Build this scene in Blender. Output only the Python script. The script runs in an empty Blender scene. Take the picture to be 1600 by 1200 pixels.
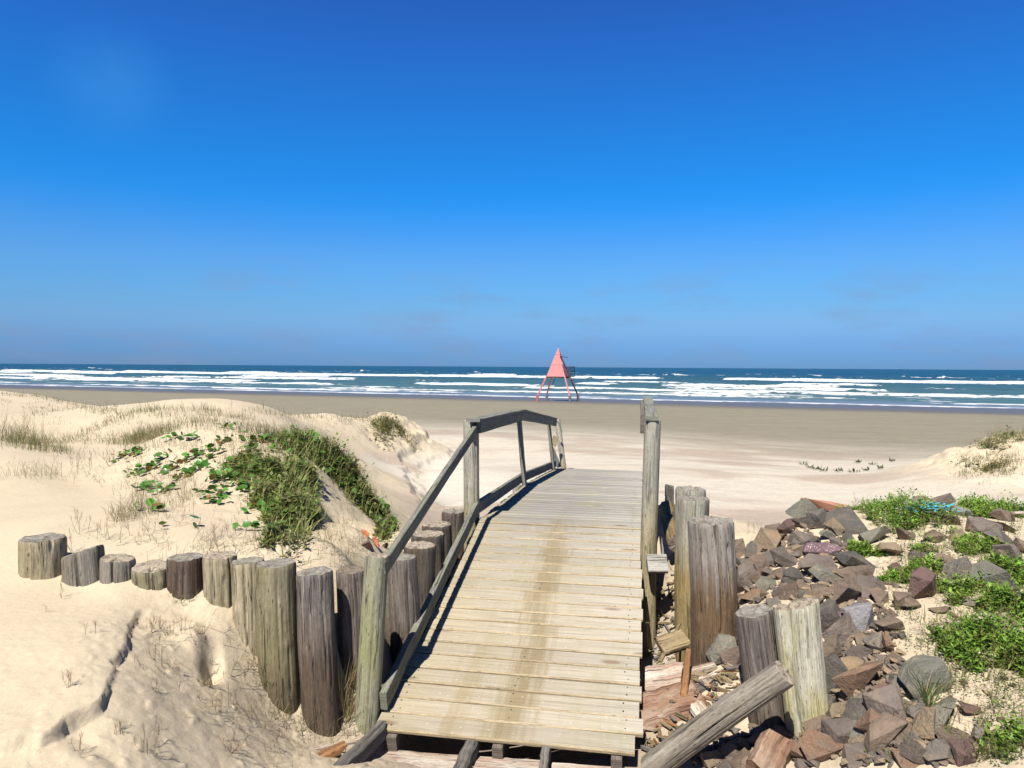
import bpy, bmesh, math, random
import numpy as np
from mathutils import Vector, Matrix
R = math.radians
scn = bpy.context.scene
col = scn.collection
rng = np.random.default_rng(7)
random.seed(7)

# ------------------------------------------------------------ camera, world, sun
FPX = 1150.0
CAM_Z = 4.0
cd = bpy.data.cameras.new('camera'); cam = bpy.data.objects.new('camera', cd); col.objects.link(cam)
cd.sensor_width = 36.0; cd.lens = FPX / 1600 * 36.0
cd.clip_start = 0.05; cd.clip_end = 60000
pitch = math.atan(27.0 / FPX); roll = R(0.358)
cam.matrix_world = Matrix.Translation((0, 0, CAM_Z)) @ Matrix.Rotation(R(90) - pitch, 4, 'X') @ Matrix.Rotation(roll, 4, 'Z')
scn.camera = cam
CM_ = cam.matrix_world.to_3x3(); CM = np.array(CM_)

SUN_EL, SUN_AZ = 54.0, 22.0      # shadows run 22 degrees right of straight ahead
sd = np.array([-math.sin(R(SUN_AZ)) * math.cos(R(SUN_EL)), -math.cos(R(SUN_AZ)) * math.cos(R(SUN_EL)), math.sin(R(SUN_EL))])
sl = bpy.data.lights.new('sun', 'SUN'); sun = bpy.data.objects.new('sun', sl); col.objects.link(sun)
sl.energy = 5.0; sl.angle = R(0.53); sl.color = (1.0, 0.95, 0.855)
sun.rotation_euler = Vector(sd).to_track_quat('Z', 'Y').to_euler()
sun.location = (-20, -30, 40)

world = bpy.data.worlds.new('World'); scn.world = world; world.use_nodes = True
wn = world.node_tree; wn.nodes.clear()
def N(tree, typ, **kw):
    n = tree.nodes.new(typ)
    for k, v in kw.items():
        if k.startswith('i_'):
            n.inputs[k[2:].replace('_', ' ')].default_value = v
        else:
            setattr(n, k, v)
    return n
wo = N(wn, 'ShaderNodeOutputWorld'); wb = N(wn, 'ShaderNodeBackground'); wb.inputs[1].default_value = 0.06
sky = N(wn, 'ShaderNodeTexSky'); sky.sky_type = 'NISHITA'; sky.sun_disc = False
sky.sun_elevation = R(SUN_EL); sky.sun_rotation = math.atan2(sd[0], sd[1])
sky.altitude = 0; sky.air_density = 1.0; sky.dust_density = 0.3; sky.ozone_density = 3.0
wtc = N(wn, 'ShaderNodeTexCoord'); wsx = N(wn, 'ShaderNodeSeparateXYZ')
wn.links.new(wtc.outputs['Generated'], wsx.inputs[0])
def ramp(tree, stops, interp='LINEAR'):
    r = N(tree, 'ShaderNodeValToRGB'); cr = r.color_ramp; cr.interpolation = interp
    while len(cr.elements) < len(stops): cr.elements.new(0.5)
    for e, (p, c) in zip(cr.elements, stops):
        e.position = p; e.color = (*c, 1) if len(c) == 3 else c
    return r
# sky tint by height: pale steel blue low down, clear blue above
SKYR = [(0.000, (0.359, 0.790, 1.873)), (0.016, (0.359, 0.790, 1.873)), (0.030, (0.410, 0.833, 1.853)), (0.045, (0.521, 0.936, 1.808)), (0.063, (0.600, 1.051, 1.777)), (0.080, (0.598, 1.128, 1.811)), (0.100, (0.592, 1.215, 1.910)), (0.115, (0.585, 1.265, 2.000)), (0.131, (0.575, 1.293, 2.084)), (0.150, (0.527, 1.306, 2.180)), (0.170, (0.425, 1.317, 2.295)), (0.190, (0.306, 1.325, 2.402)), (0.210, (0.208, 1.330, 2.482)), (0.230, (0.167, 1.332, 2.513)), (0.260, (0.174, 1.321, 2.512)), (0.290, (0.191, 1.294, 2.508)), (0.315, (0.210, 1.263, 2.504)), (0.342, (0.229, 1.228, 2.498)), (0.380, (0.267, 1.159, 2.463)), (0.429, (0.302, 1.043, 2.361)), (0.500, (0.267, 0.838, 1.992)), (0.570, (0.200, 0.622, 1.467)), (0.650, (0.151, 0.480, 1.086)), (1.000, (0.127, 0.375, 0.803))]  # stops overhead, out of view, are darkened to cut fill light
wr = ramp(wn, [(p, tuple(v / 3.4 for v in c)) for p, c in SKYR], 'LINEAR')
wn.links.new(wsx.outputs[2], wr.inputs[0])
mx = N(wn, 'ShaderNodeMixRGB', blend_type='MULTIPLY'); mx.inputs[0].default_value = 1
wsc = N(wn, 'ShaderNodeVectorMath', operation='SCALE'); wsc.inputs['Scale'].default_value = 1.7
wn.links.new(sky.outputs[0], wsc.inputs[0]); wn.links.new(wsc.outputs[0], mx.inputs[1]); wn.links.new(wr.outputs[0], mx.inputs[2])
# faint thin haze clouds low on the left
wmap = N(wn, 'ShaderNodeMapping'); wmap.inputs['Scale'].default_value = (4, 4, 14); wmap.inputs['Location'].default_value = (1.3, 0.4, 0.2)
wn.links.new(wtc.outputs['Generated'], wmap.inputs[0])
wno = N(wn, 'ShaderNodeTexNoise'); wno.inputs['Scale'].default_value = 1.6; wno.inputs['Detail'].default_value = 6; wno.inputs['Roughness'].default_value = .6
wn.links.new(wmap.outputs[0], wno.inputs[0])
wcr = ramp(wn, [(0.50, (0, 0, 0)), (0.66, (1, 1, 1))]); wn.links.new(wno.outputs[0], wcr.inputs[0])
wel = ramp(wn, [(0.0, (1, 1, 1)), (0.09, (.8, .8, .8)), (0.15, (0, 0, 0))]); wn.links.new(wsx.outputs[2], wel.inputs[0])
wm2 = N(wn, 'ShaderNodeMath', operation='MULTIPLY'); wn.links.new(wcr.outputs[0], wm2.inputs[0]); wn.links.new(wel.outputs[0], wm2.inputs[1])
wm3 = N(wn, 'ShaderNodeMath', operation='MULTIPLY'); wn.links.new(wm2.outputs[0], wm3.inputs[0]); wm3.inputs[1].default_value = 0.4
mx2 = N(wn, 'ShaderNodeMixRGB'); wn.links.new(wm3.outputs[0], mx2.inputs[0]); wn.links.new(mx.outputs[0], mx2.inputs[1])
mx2.inputs[2].default_value = (1.85, 2.55, 4.0, 1)
# one thin high wisp, upper left
_wd = CM_ @ Vector(((175 - 800) / FPX, -(132 - 600) / FPX, -1.0)); _wd.normalize()
wv = N(wn, 'ShaderNodeVectorMath', operation='DISTANCE'); wn.links.new(wtc.outputs['Generated'], wv.inputs[0]); wv.inputs[1].default_value = _wd
wvr = ramp(wn, [(0.0, (1, 1, 1)), (0.085, (0, 0, 0))], 'EASE'); wn.links.new(wv.outputs['Value'], wvr.inputs[0])
wn2 = N(wn, 'ShaderNodeTexNoise'); wn2.inputs['Scale'].default_value = 14; wn2.inputs['Detail'].default_value = 6; wn2.inputs['Distortion'].default_value = .8; wn.links.new(wtc.outputs['Generated'], wn2.inputs[0])
wm4 = N(wn, 'ShaderNodeMath', operation='MULTIPLY'); wn.links.new(wvr.outputs[0], wm4.inputs[0]); wn.links.new(wn2.outputs[0], wm4.inputs[1])
wm5 = N(wn, 'ShaderNodeMath', operation='MULTIPLY'); wn.links.new(wm4.outputs[0], wm5.inputs[0]); wm5.inputs[1].default_value = .45
mx3 = N(wn, 'ShaderNodeMixRGB'); wn.links.new(wm5.outputs[0], mx3.inputs[0]); wn.links.new(mx2.outputs[0], mx3.inputs[1]); mx3.inputs[2].default_value = (.55, 2.6, 6.3, 1)
wn.links.new(mx3.outputs[0], wb.inputs[0]); wn.links.new(wb.outputs[0], wo.inputs[0])

scn.view_settings.view_transform = 'Standard'; scn.view_settings.look = 'None'
scn.view_settings.exposure = 1.087; scn.view_settings.gamma = 1.0
scn.render.engine = 'CYCLES'
scn.cycles.max_bounces = 6; scn.cycles.diffuse_bounces = 3; scn.cycles.glossy_bounces = 2; scn.cycles.transparent_max_bounces = 8
scn.cycles.sample_clamp_indirect = 4

# ------------------------------------------------------------ numbers: pixel -> point, noise
def ray(px, py):
    return CM @ np.array([(px - 800) / FPX, -(py - 600) / FPX, -1.0])
def at(px, py, Y):
    r = ray(px, py); return np.array([0, 0, CAM_Z]) + r * (Y / r[1])

def _h(ix, iy, seed):
    n = (ix.astype(np.int64) * 374761393 + iy.astype(np.int64) * 668265263 + seed * 974711) & 0x7fffffff
    n = ((n ^ (n >> 13)) * 1274126177) & 0x7fffffff
    n = (n ^ (n >> 16)) & 0xffffff
    return n / float(0xffffff)
def vn(x, y, seed=0):
    x = np.asarray(x, float); y = np.asarray(y, float)
    x, y = np.broadcast_arrays(x, y)
    ix = np.floor(x); iy = np.floor(y); fx = x - ix; fy = y - iy
    fx = fx * fx * (3 - 2 * fx); fy = fy * fy * (3 - 2 * fy)
    a = _h(ix, iy, seed); b = _h(ix + 1, iy, seed); c = _h(ix, iy + 1, seed); d = _h(ix + 1, iy + 1, seed)
    return (a + (b - a) * fx) * (1 - fy) + (c + (d - c) * fx) * fy
def fbm(x, y, seed=0, o=4):
    s = 0; a = .5; t = 0
    for k in range(o):
        s = s + a * vn(x * 2 ** k + 17.3 * k, y * 2 ** k + 5.1 * k, seed + k); t += a; a *= .5
    return s / t
def sst(e0, e1, x):
    t = np.clip((x - e0) / (e1 - e0), 0, 1); return t * t * (3 - 2 * t)

# ------------------------------------------------------------ object helpers
def tag(o, label=None, cat=None, group=None, kind=None):
    if label: o['label'] = label
    if cat: o['category'] = cat
    if group: o['group'] = group
    if kind: o['kind'] = kind
    return o
def empty(name, loc, label, cat, group=None):
    o = bpy.data.objects.new(name, None); col.objects.link(o); o.location = loc
    o.empty_display_size = .1
    return tag(o, label, cat, group)

class MB:
    """collects pieces; build() links them as ONE mesh object"""
    def __init__(s):
        s.v = []; s.f = []; s.uv = []; s.uv2 = []; s.m = []; s.rn = []; s.n = 0; s.smooth = False
    def add(s, verts, faces, uvs=None, mat=0, rnd=0.0, uv2=None):
        b = s.n
        s.v.extend([tuple(map(float, p)) for p in verts]); s.n += len(verts)
        for i, f in enumerate(faces):
            s.f.append([b + k for k in f])
            s.uv.extend(uvs[i] if uvs else [(0, 0)] * len(f))
            s.m.append(mat)
        s.rn.extend([rnd] * len(verts))
        s.uv2.extend(uv2 if uv2 else [(0, 0)] * len(verts))
    def build(s, name, mats, parent=None, origin=None, smooth=False):
        me = bpy.data.meshes.new(name)
        org = np.array(origin if origin is not None else (0, 0, 0), float)
        vs = np.array(s.v) - org
        me.from_pydata(vs.tolist(), [], s.f)
        uvl = me.uv_layers.new(name='UVMap'); uvl.data.foreach_set('uv', np.array(s.uv, float).ravel())
        a = me.attributes.new('rnd', 'FLOAT', 'POINT'); a.data.foreach_set('value', np.array(s.rn, float))
        a2 = me.attributes.new('lay', 'FLOAT_VECTOR', 'POINT')
        a2.data.foreach_set('vector', np.array([(p[0], p[1], 0) for p in s.uv2], float).ravel())
        if not isinstance(mats, (list, tuple)): mats = [mats]
        for m in mats: me.materials.append(m)
        me.polygons.foreach_set('material_index', s.m)
        me.polygons.foreach_set('use_smooth', [smooth] * len(s.f))
        me.update()
        o = bpy.data.objects.new(name, me); col.objects.link(o)
        if parent is not None:
            o.parent = parent; o.location = tuple(org - np.array(parent.location) if parent.parent is None else org)
        else:
            o.location = tuple(org)
        return o

def unit(v):
    v = np.array(v, float); return v / (np.linalg.norm(v) + 1e-12)
def beam(mb, p0, p1, w, h, up=(0, 0, 1), ch=.004, segs=8, rnd=None, jag=0.0, wob=.0015, mat=0, seed=0, twist=0, uv2=None, taper=1.0, lit_edge_mat=None):
    """sawn board from p0 to p1: width w (sideways), height h (along up), chamfered edges"""
    p0 = np.array(p0, float); p1 = np.array(p1, float)
    d = unit(p1 - p0); L = np.linalg.norm(p1 - p0)
    sd_ = unit(np.cross(d, up)); up_ = unit(np.cross(sd_, d))
    a, b = w / 2, h / 2; ch = min(ch, a * .5, b * .5)
    cs = [(-a + ch, -b), (a - ch, -b), (a, -b + ch), (a, b - ch), (a - ch, b), (-a + ch, b), (-a, b - ch), (-a, -b + ch)]
    per = [0]
    for i in range(8):
        q = cs[(i + 1) % 8]; per.append(per[-1] + math.hypot(q[0] - cs[i][0], q[1] - cs[i][1]))
    rnd = random.random() if rnd is None else rnd
    off = rnd * 37.0
    V = []; F = []; U = []; U2 = []
    rs = random.Random(int(rnd * 1e6) + seed)
    jg0 = [rs.uniform(-jag, jag) for _ in range(8)]; jg1 = [rs.uniform(-jag, jag) for _ in range(8)]
    for k in range(segs + 1):
        t = k / segs
        c = p0 + d * L * t + sd_ * rs.uniform(-wob, wob) + up_ * rs.uniform(-wob, wob)
        ta = 1 + (taper - 1) * t
        for j, (x, z) in enumerate(cs):
            e = jg0[j] if k == 0 else (jg1[j] if k == segs else 0)
            V.append(c + sd_ * x * ta + up_ * z * ta + d * e)
            if uv2: U2.append((uv2[0] , uv2[1] + L * t))
    for k in range(segs):
        for j in range(8):
            j2 = (j + 1) % 8
            F.append([k * 8 + j, k * 8 + j2, (k + 1) * 8 + j2, (k + 1) * 8 + j][::-1])
            u0, u1 = L * k / segs + off, L * (k + 1) / segs + off
            U.append([(u0, per[j]), (u0, per[j + 1]), (u1, per[j + 1]), (u1, per[j])][::-1])
    F.append(list(range(8))); U.append([(off + .2 + cs[j][0] * .2, cs[j][1]) for j in range(8)])
    F.append([segs * 8 + j for j in range(8)][::-1]); U.append([(off + .7 + cs[j][0] * .2, cs[j][1]) for j in range(8)][::-1])
    mb.add(V, F, U, mat, rnd, U2 if uv2 else None)
    if lit_edge_mat:
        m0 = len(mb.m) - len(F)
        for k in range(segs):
            for j in (2, 3): mb.m[m0 + k * 8 + j] = lit_edge_mat

def logmesh(mb, p0, p1, r0, r1, seed=1, cracks=(), na=96, hollow=0.0, slant=(0, 0), rough=1.0, ell=(1, 1), bend=0.0, jag=0.008, step=.016, flat=None, knots=1, dome=0.0):
    """round timber from p0 (buried) to p1 (top); local angle 0 faces the camera side"""
    p0 = np.array(p0, float); p1 = np.array(p1, float)
    d = unit(p1 - p0); L = np.linalg.norm(p1 - p0)
    ref = np.array([0, -1, 0.]); ex = unit(ref - d * (ref @ d)); ey = np.cross(d, ex)   # ex: towards camera
    nr = max(6, int(L / step))
    bend = bend + random.Random(seed + 5).uniform(-.014, .014) * (L > .6)
    th = np.linspace(-math.pi, math.pi, na, endpoint=False)
    hh = np.linspace(0, L, nr + 1)
    T, H = np.meshgrid(th, hh)
    rad = r0 + (r1 - r0) * H / L
    n1 = fbm(np.cos(T) * 1.3 + seed * 3.1, np.sin(T) * 1.3 + H * 1.6, seed) - .5
    gr = vn(T * 7.5, H * 1.2 + seed, seed + 9) - .5
    gr2 = vn(T * 15.2, H * 3.5 + seed, seed + 10) - .5
    rad = rad * (1 + .11 * n1 * rough) + rough * (.0035 * gr + .0022 * gr2)
    rs = random.Random(seed)
    for q in range(knots):
        kt, kh = rs.uniform(-1.1, 1.1), rs.uniform(.35, .9) * L
        rad = rad + .008 * np.exp(-((T - kt) / .16) ** 2 - ((H - kh) / .035) ** 2)
    topd = L - H
    for (ct, dep, wd, h0, h1) in cracks:
        c = ct + .10 * (vn(H * 3.1, seed + ct, seed + 3) - .5) + .05 * (vn(H * 12, seed + ct, seed + 4) - .5)
        m = sst(h0 - .04, h0 + .01, topd) * (1 - sst(h1 - .12, h1, topd))
        dt = np.abs(T - c)
        rad = rad - dep * 1.35 * m * np.clip(1 - dt / (wd), 0, 1) ** .8
    if flat:
        for (fa, fd) in flat:
            cc = np.cos(T - fa); lim = np.where(cc > .05, fd / np.maximum(cc, .05), 9)
            rad = np.minimum(rad, lim * (1 + .03 * n1))
    topsh = slant[0] * np.cos(T) + slant[1] * np.sin(T)
    jg = jag * (vn(T * 3, seed, seed + 5) - .5) + jag * .5 * (vn(T * 9, seed, seed + 6) - .5)
    rk = random.Random(seed * 7 + 1)
    for q in range(5 if rough > .9 else 2):     # short extra drying checks
        ct, h0 = rk.uniform(-1.35, 1.35), rk.uniform(0, .5) * L; hl = rk.uniform(.08, .35)
        c = ct + .06 * (vn(H * 5, seed + ct, seed + 13 + q) - .5)
        rad = rad - .008 * sst(h0, h0 + .03, topd) * (1 - sst(h0 + hl - .04, h0 + hl, topd)) * np.clip(1 - np.abs(T - c) / .075, 0, 1)
    w = (H / L) ** 3
    bx = bend * np.sin(H / L * math.pi)
    X = rad * np.cos(T) * ell[0]; Yv = rad * np.sin(T) * ell[1] + bx
    Z = H + w * (topsh * rad + jg)
    ch = np.where(np.arange(nr + 1)[:, None] == nr, .965, 1.0)
    Pp = p0 + X[..., None] * ch[..., None] * ex + Yv[..., None] * ch[..., None] * ey + Z[..., None] * d
    V = Pp.reshape(-1, 3).tolist(); F = []; U = []
    off = seed * 3.7
    rm = (r0 + r1) / 2
    for k in range(nr):
        for j in range(na):
            j2 = (j + 1) % na
            F.append([k * na + j, k * na + j2, (k + 1) * na + j2, (k + 1) * na + j])
            a0 = th[j] * rm; a1 = (th[j] + 2 * math.pi / na) * rm
            U.append([(topd[k, 0], a0 + off), (topd[k, 0], a1 + off), (topd[k + 1, 0], a1 + off), (topd[k + 1, 0], a0 + off)])
    mb.add(V, F, U, 0, rs.random())
    # top: rings down to the centre, with splits and a worn heart
    rings = [1.0, .93, .84, .72, .58, .42, .26, .12]
    Vt = []; Ft = []; Ut = []
    top = nr
    edge = rad[top] * .965
    for i, q in enumerate(rings):
        rr = edge * q
        z = Z[top] * 1.0 - hollow * sst(.95, .5, np.full(na, q)) * (0.6 + .8 * vn(th * 1.2, q * 4, seed + 7)) + .004 * (vn(np.cos(th) * q * 6 + 9, np.sin(th) * q * 6 + 9, seed) - .5) * rough
        z = z * 1.0 + (w[top, 0] * (topsh[top] * rad[top]) * (q - 1)) + jg[top % len(jg) if jg.ndim > 1 else 0] * (q - 1) * .7 + (0.003 if i else 0) + dome * (1 - q * q)
        for (ct, dep, wd, h0, h1) in cracks:
            if h0 <= .01:
                z = z - min(dep * 1.5, .03) * np.clip(1 - np.abs(th - ct) * q / (wd), 0, 1) * (q > .15)
        Q = p0 + (rr * np.cos(th) * ell[0])[:, None] * ex + (rr * np.sin(th) * ell[1] + bx[top, 0])[:, None] * ey + z[:, None] * d
        Vt += Q.tolist()
    cpt = p0 + d * (float(np.mean(Z[top])) - hollow + dome); Vt.append(cpt)
    uvp = [((math.cos(th[j]) * q * rm + seed, math.sin(th[j]) * q * rm)) for q in rings for j in range(na)] + [(seed, 0)]
    for i in range(len(rings) - 1):
        for j in range(na):
            j2 = (j + 1) % na
            f = [i * na + j, i * na + j2, (i + 1) * na + j2, (i + 1) * na + j]
            Ft.append(f); Ut.append([uvp[t_] for t_ in f])
    ci = len(rings) * na; i = len(rings) - 1
    for j in range(na):
        f = [i * na + j, i * na + (j + 1) % na, ci]; Ft.append(f); Ut.append([uvp[t_] for t_ in f])
    mb.add(Vt, Ft, Ut, 1, rs.random())

# ------------------------------------------------------------ materials
def newmat(name):
    m = bpy.data.materials.new(name); m.use_nodes = True; t = m.node_tree
    b = t.nodes['Principled BSDF']; return m, t, b
def L(t, a, b): t.links.new(a, b)
def mixc(t, fac, c1, c2, mode='MIX'):
    n = N(t, 'ShaderNodeMixRGB', blend_type=mode)
    for i, v in ((0, fac), (1, c1), (2, c2)):
        if hasattr(v, 'is_linked') or hasattr(v, 'links'): L(t, v, n.inputs[i])
        elif i == 0: n.inputs[0].default_value = v
        else: n.inputs[i].default_value = (*v, 1) if len(v) == 3 else v
    return n.outputs[0]
def noise(t, vec, scale, detail=4, rough=.55, dist=0):
    n = N(t, 'ShaderNodeTexNoise'); n.inputs['Scale'].default_value = scale; n.inputs['Detail'].default_value = detail
    n.inputs['Roughness'].default_value = rough; n.inputs['Distortion'].default_value = dist
    if vec is not None: L(t, vec, n.inputs['Vector'])
    return n.outputs['Fac']
def mapping(t, vec, scale=(1, 1, 1), loc=(0, 0, 0)):
    n = N(t, 'ShaderNodeMapping'); n.inputs['Scale'].default_value = scale; n.inputs['Location'].default_value = loc
    L(t, vec, n.inputs[0]); return n.outputs[0]
def r2(t, fac, a, b, ca=(0, 0, 0), cb=(1, 1, 1)):
    r = ramp(t, [(a, ca), (b, cb)]); L(t, fac, r.inputs[0]); return r.outputs[0]
def bump(t, b, h, strength, dist, prev=None):
    n = N(t, 'ShaderNodeBump'); n.inputs['Strength'].default_value = strength; n.inputs['Distance'].default_value = dist
    L(t, h, n.inputs['Height'])
    if prev is not None: L(t, prev, n.inputs['Normal'])
    L(t, n.outputs[0], b.inputs['Normal']); return n.outputs[0]
def math_(t, op, a, b=None):
    n = N(t, 'ShaderNodeMath', operation=op)
    for i, v in ((0, a), (1, b)):
        if v is None: continue
        if hasattr(v, 'links'): L(t, v, n.inputs[i])
        else: n.inputs[i].default_value = v
    return n.outputs[0]

def wood_mat(name, light, dark, crack=(.05, .04, .03), tint=None, tint_amt=.5, grain=1.0, low=None, low_at=(.3, .8), crack_amt=.8, patch=(.10, .09, .07), rnd_amt=.35, green=None):
    m, t, b = newmat(name)
    uv = N(t, 'ShaderNodeUVMap').outputs[0]
    g1 = noise(t, mapping(t, uv, (3.0, 130, 1)), 1, 4, .6, .6)
    g2 = noise(t, mapping(t, uv, (1.3, 34, 1)), 1, 5, .6, 1.0)
    big = noise(t, mapping(t, uv, (2.2, 7, 1), (3, 1, 0)), 1, 4, .6)
    fine = noise(t, mapping(t, uv, (40, 420, 1)), 1, 2, .5)
    c = mixc(t, r2(t, g2, .34, .66), light, dark)
    c = mixc(t, math_(t, 'MULTIPLY', r2(t, g1, .45, .72), .6), c, tuple(v * .5 for v in dark))
    stk = noise(t, mapping(t, uv, (.9, 62, 1), (4, 3, 0)), 1, 5, .7, .5)
    c = mixc(t, math_(t, 'MULTIPLY', r2(t, stk, .58, .70), .5 * crack_amt), c, tuple(v * .42 for v in dark))
    if tint: c = mixc(t, math_(t, 'MULTIPLY', r2(t, big, .45, .62), tint_amt), c, tint)
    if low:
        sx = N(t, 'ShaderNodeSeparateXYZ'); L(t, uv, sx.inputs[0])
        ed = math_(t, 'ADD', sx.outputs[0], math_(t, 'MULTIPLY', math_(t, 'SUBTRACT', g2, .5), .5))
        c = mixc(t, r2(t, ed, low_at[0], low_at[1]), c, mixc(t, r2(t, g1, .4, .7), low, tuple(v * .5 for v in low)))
    wz = noise(t, mapping(t, uv, (1.6, 9, 1), (11, 4, 0)), 1, 5, .65)
    c = mixc(t, math_(t, 'MULTIPLY', r2(t, wz, .50, .64), .55 * crack_amt), c, tuple(v * .42 for v in dark))
    bl = noise(t, mapping(t, uv, (9, 30, 1), (1, 7, 0)), 1, 3, .7)
    c = mixc(t, math_(t, 'MULTIPLY', r2(t, bl, .62, .75), .5), c, patch)
    if green:
        gn = noise(t, mapping(t, uv, (1.6, 5, 1), (8, 2, 0)), 1, 3, .5)
        c = mixc(t, math_(t, 'MULTIPLY', r2(t, gn, .42, .66), .75), c, green)
    # drying cracks along the grain
    cr = noise(t, mapping(t, uv, (1.1, 48, 1), (5, 9, 0)), 1, 3, .5, .3)
    crf = r2(t, math_(t, 'ABSOLUTE', math_(t, 'SUBTRACT', cr, .5)), .004, .022, (1, 1, 1), (0, 0, 0))
    gate = r2(t, noise(t, mapping(t, uv, (2.5, 15, 1), (2, 2, 0)), 1, 2, .5), .50, .56)
    crm = math_(t, 'MULTIPLY', math_(t, 'MULTIPLY', crf, gate), crack_amt)
    c = mixc(t, crm, c, crack)
    dv = N(t, 'ShaderNodeTexVoronoi'); dv.inputs['Scale'].default_value = 1; L(t, mapping(t, uv, (13, 75, 1), (6, 1, 0)), dv.inputs['Vector'])
    dash = math_(t, 'MULTIPLY', r2(t, dv.outputs['Distance'], .10, .20, (1, 1, 1), (0, 0, 0)), r2(t, noise(t, mapping(t, uv, (4, 12, 1), (9, 9, 0)), 1, 3, .6), .44, .54))
    c = mixc(t, math_(t, 'MULTIPLY', dash, .9 * crack_amt), c, crack)
    mo = noise(t, mapping(t, uv, (26, 60, 1), (3, 8, 0)), 1, 4, .75)
    c = mixc(t, 1.0, c, r2(t, mo, .25, .75, (.70, .69, .67), (1.22, 1.22, 1.22)), 'MULTIPLY')
    at_ = N(t, 'ShaderNodeAttribute'); at_.attribute_name = 'rnd'
    rr = r2(t, at_.outputs['Fac'], 0, 1, (1 - rnd_amt,) * 3, (1 + rnd_amt * .3,) * 3)
    c = mixc(t, 1.0, c, rr, 'MULTIPLY')
    L(t, c, b.inputs['Base Color']); b.inputs['Roughness'].default_value = .82; b.inputs['Specular IOR Level'].default_value = .25
    hgt = math_(t, 'SUBTRACT', math_(t, 'ADD', math_(t, 'MULTIPLY', mo, .5), math_(t, 'SUBTRACT', math_(t, 'ADD', math_(t, 'MULTIPLY', g1, .5), math_(t, 'ADD', g2, math_(t, 'MULTIPLY', fine, .3))), dash)), math_(t, 'MULTIPLY', crm, 2.0))
    bump(t, b, hgt, .8 * grain, .006)
    return m

def end_mat(name, light, dark):
    m, t, b = newmat(name)
    uv = N(t, 'ShaderNodeUVMap').outputs[0]
    # rings measured from each heart: uv x holds an offset of the log, brought back by fraction
    sx = N(t, 'ShaderNodeSeparateXYZ'); L(t, uv, sx.inputs[0])
    xr = math_(t, 'SUBTRACT', sx.outputs[0], math_(t, 'ROUND', sx.outputs[0]))
    rad = math_(t, 'SQRT', math_(t, 'ADD', math_(t, 'MULTIPLY', xr, xr), math_(t, 'MULTIPLY', sx.outputs[1], sx.outputs[1])))
    nn = noise(t, mapping(t, uv, (14, 14, 1)), 1, 4, .6)
    ringv = math_(t, 'SINE', math_(t, 'MULTIPLY', math_(t, 'ADD', rad, math_(t, 'MULTIPLY', nn, .03)), 620))
    c = mixc(t, r2(t, nn, .35, .65), light, dark)
    c = mixc(t, math_(t, 'MULTIPLY', r2(t, ringv, 0, 1), .35), c, tuple(v * .45 for v in dark))
    n2 = noise(t, mapping(t, uv, (60, 60, 1)), 1, 3, .6)
    c = mixc(t, math_(t, 'MULTIPLY', r2(t, n2, .5, .7), .5), c, (.09, .065, .045))
    n7 = noise(t, mapping(t, uv, (22, 22, 1), (2, 5, 0)), 1, 4, .65)
    c = mixc(t, math_(t, 'MULTIPLY', r2(t, n7, .50, .60), .75), c, (.14, .10, .07))
    L(t, c, b.inputs['Base Color']); b.inputs['Roughness'].default_value = .9; b.inputs['Specular IOR Level'].default_value = .2
    bump(t, b, math_(t, 'ADD', n2, math_(t, 'MULTIPLY', ringv, .2)), .7, .004)
    return m

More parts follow.
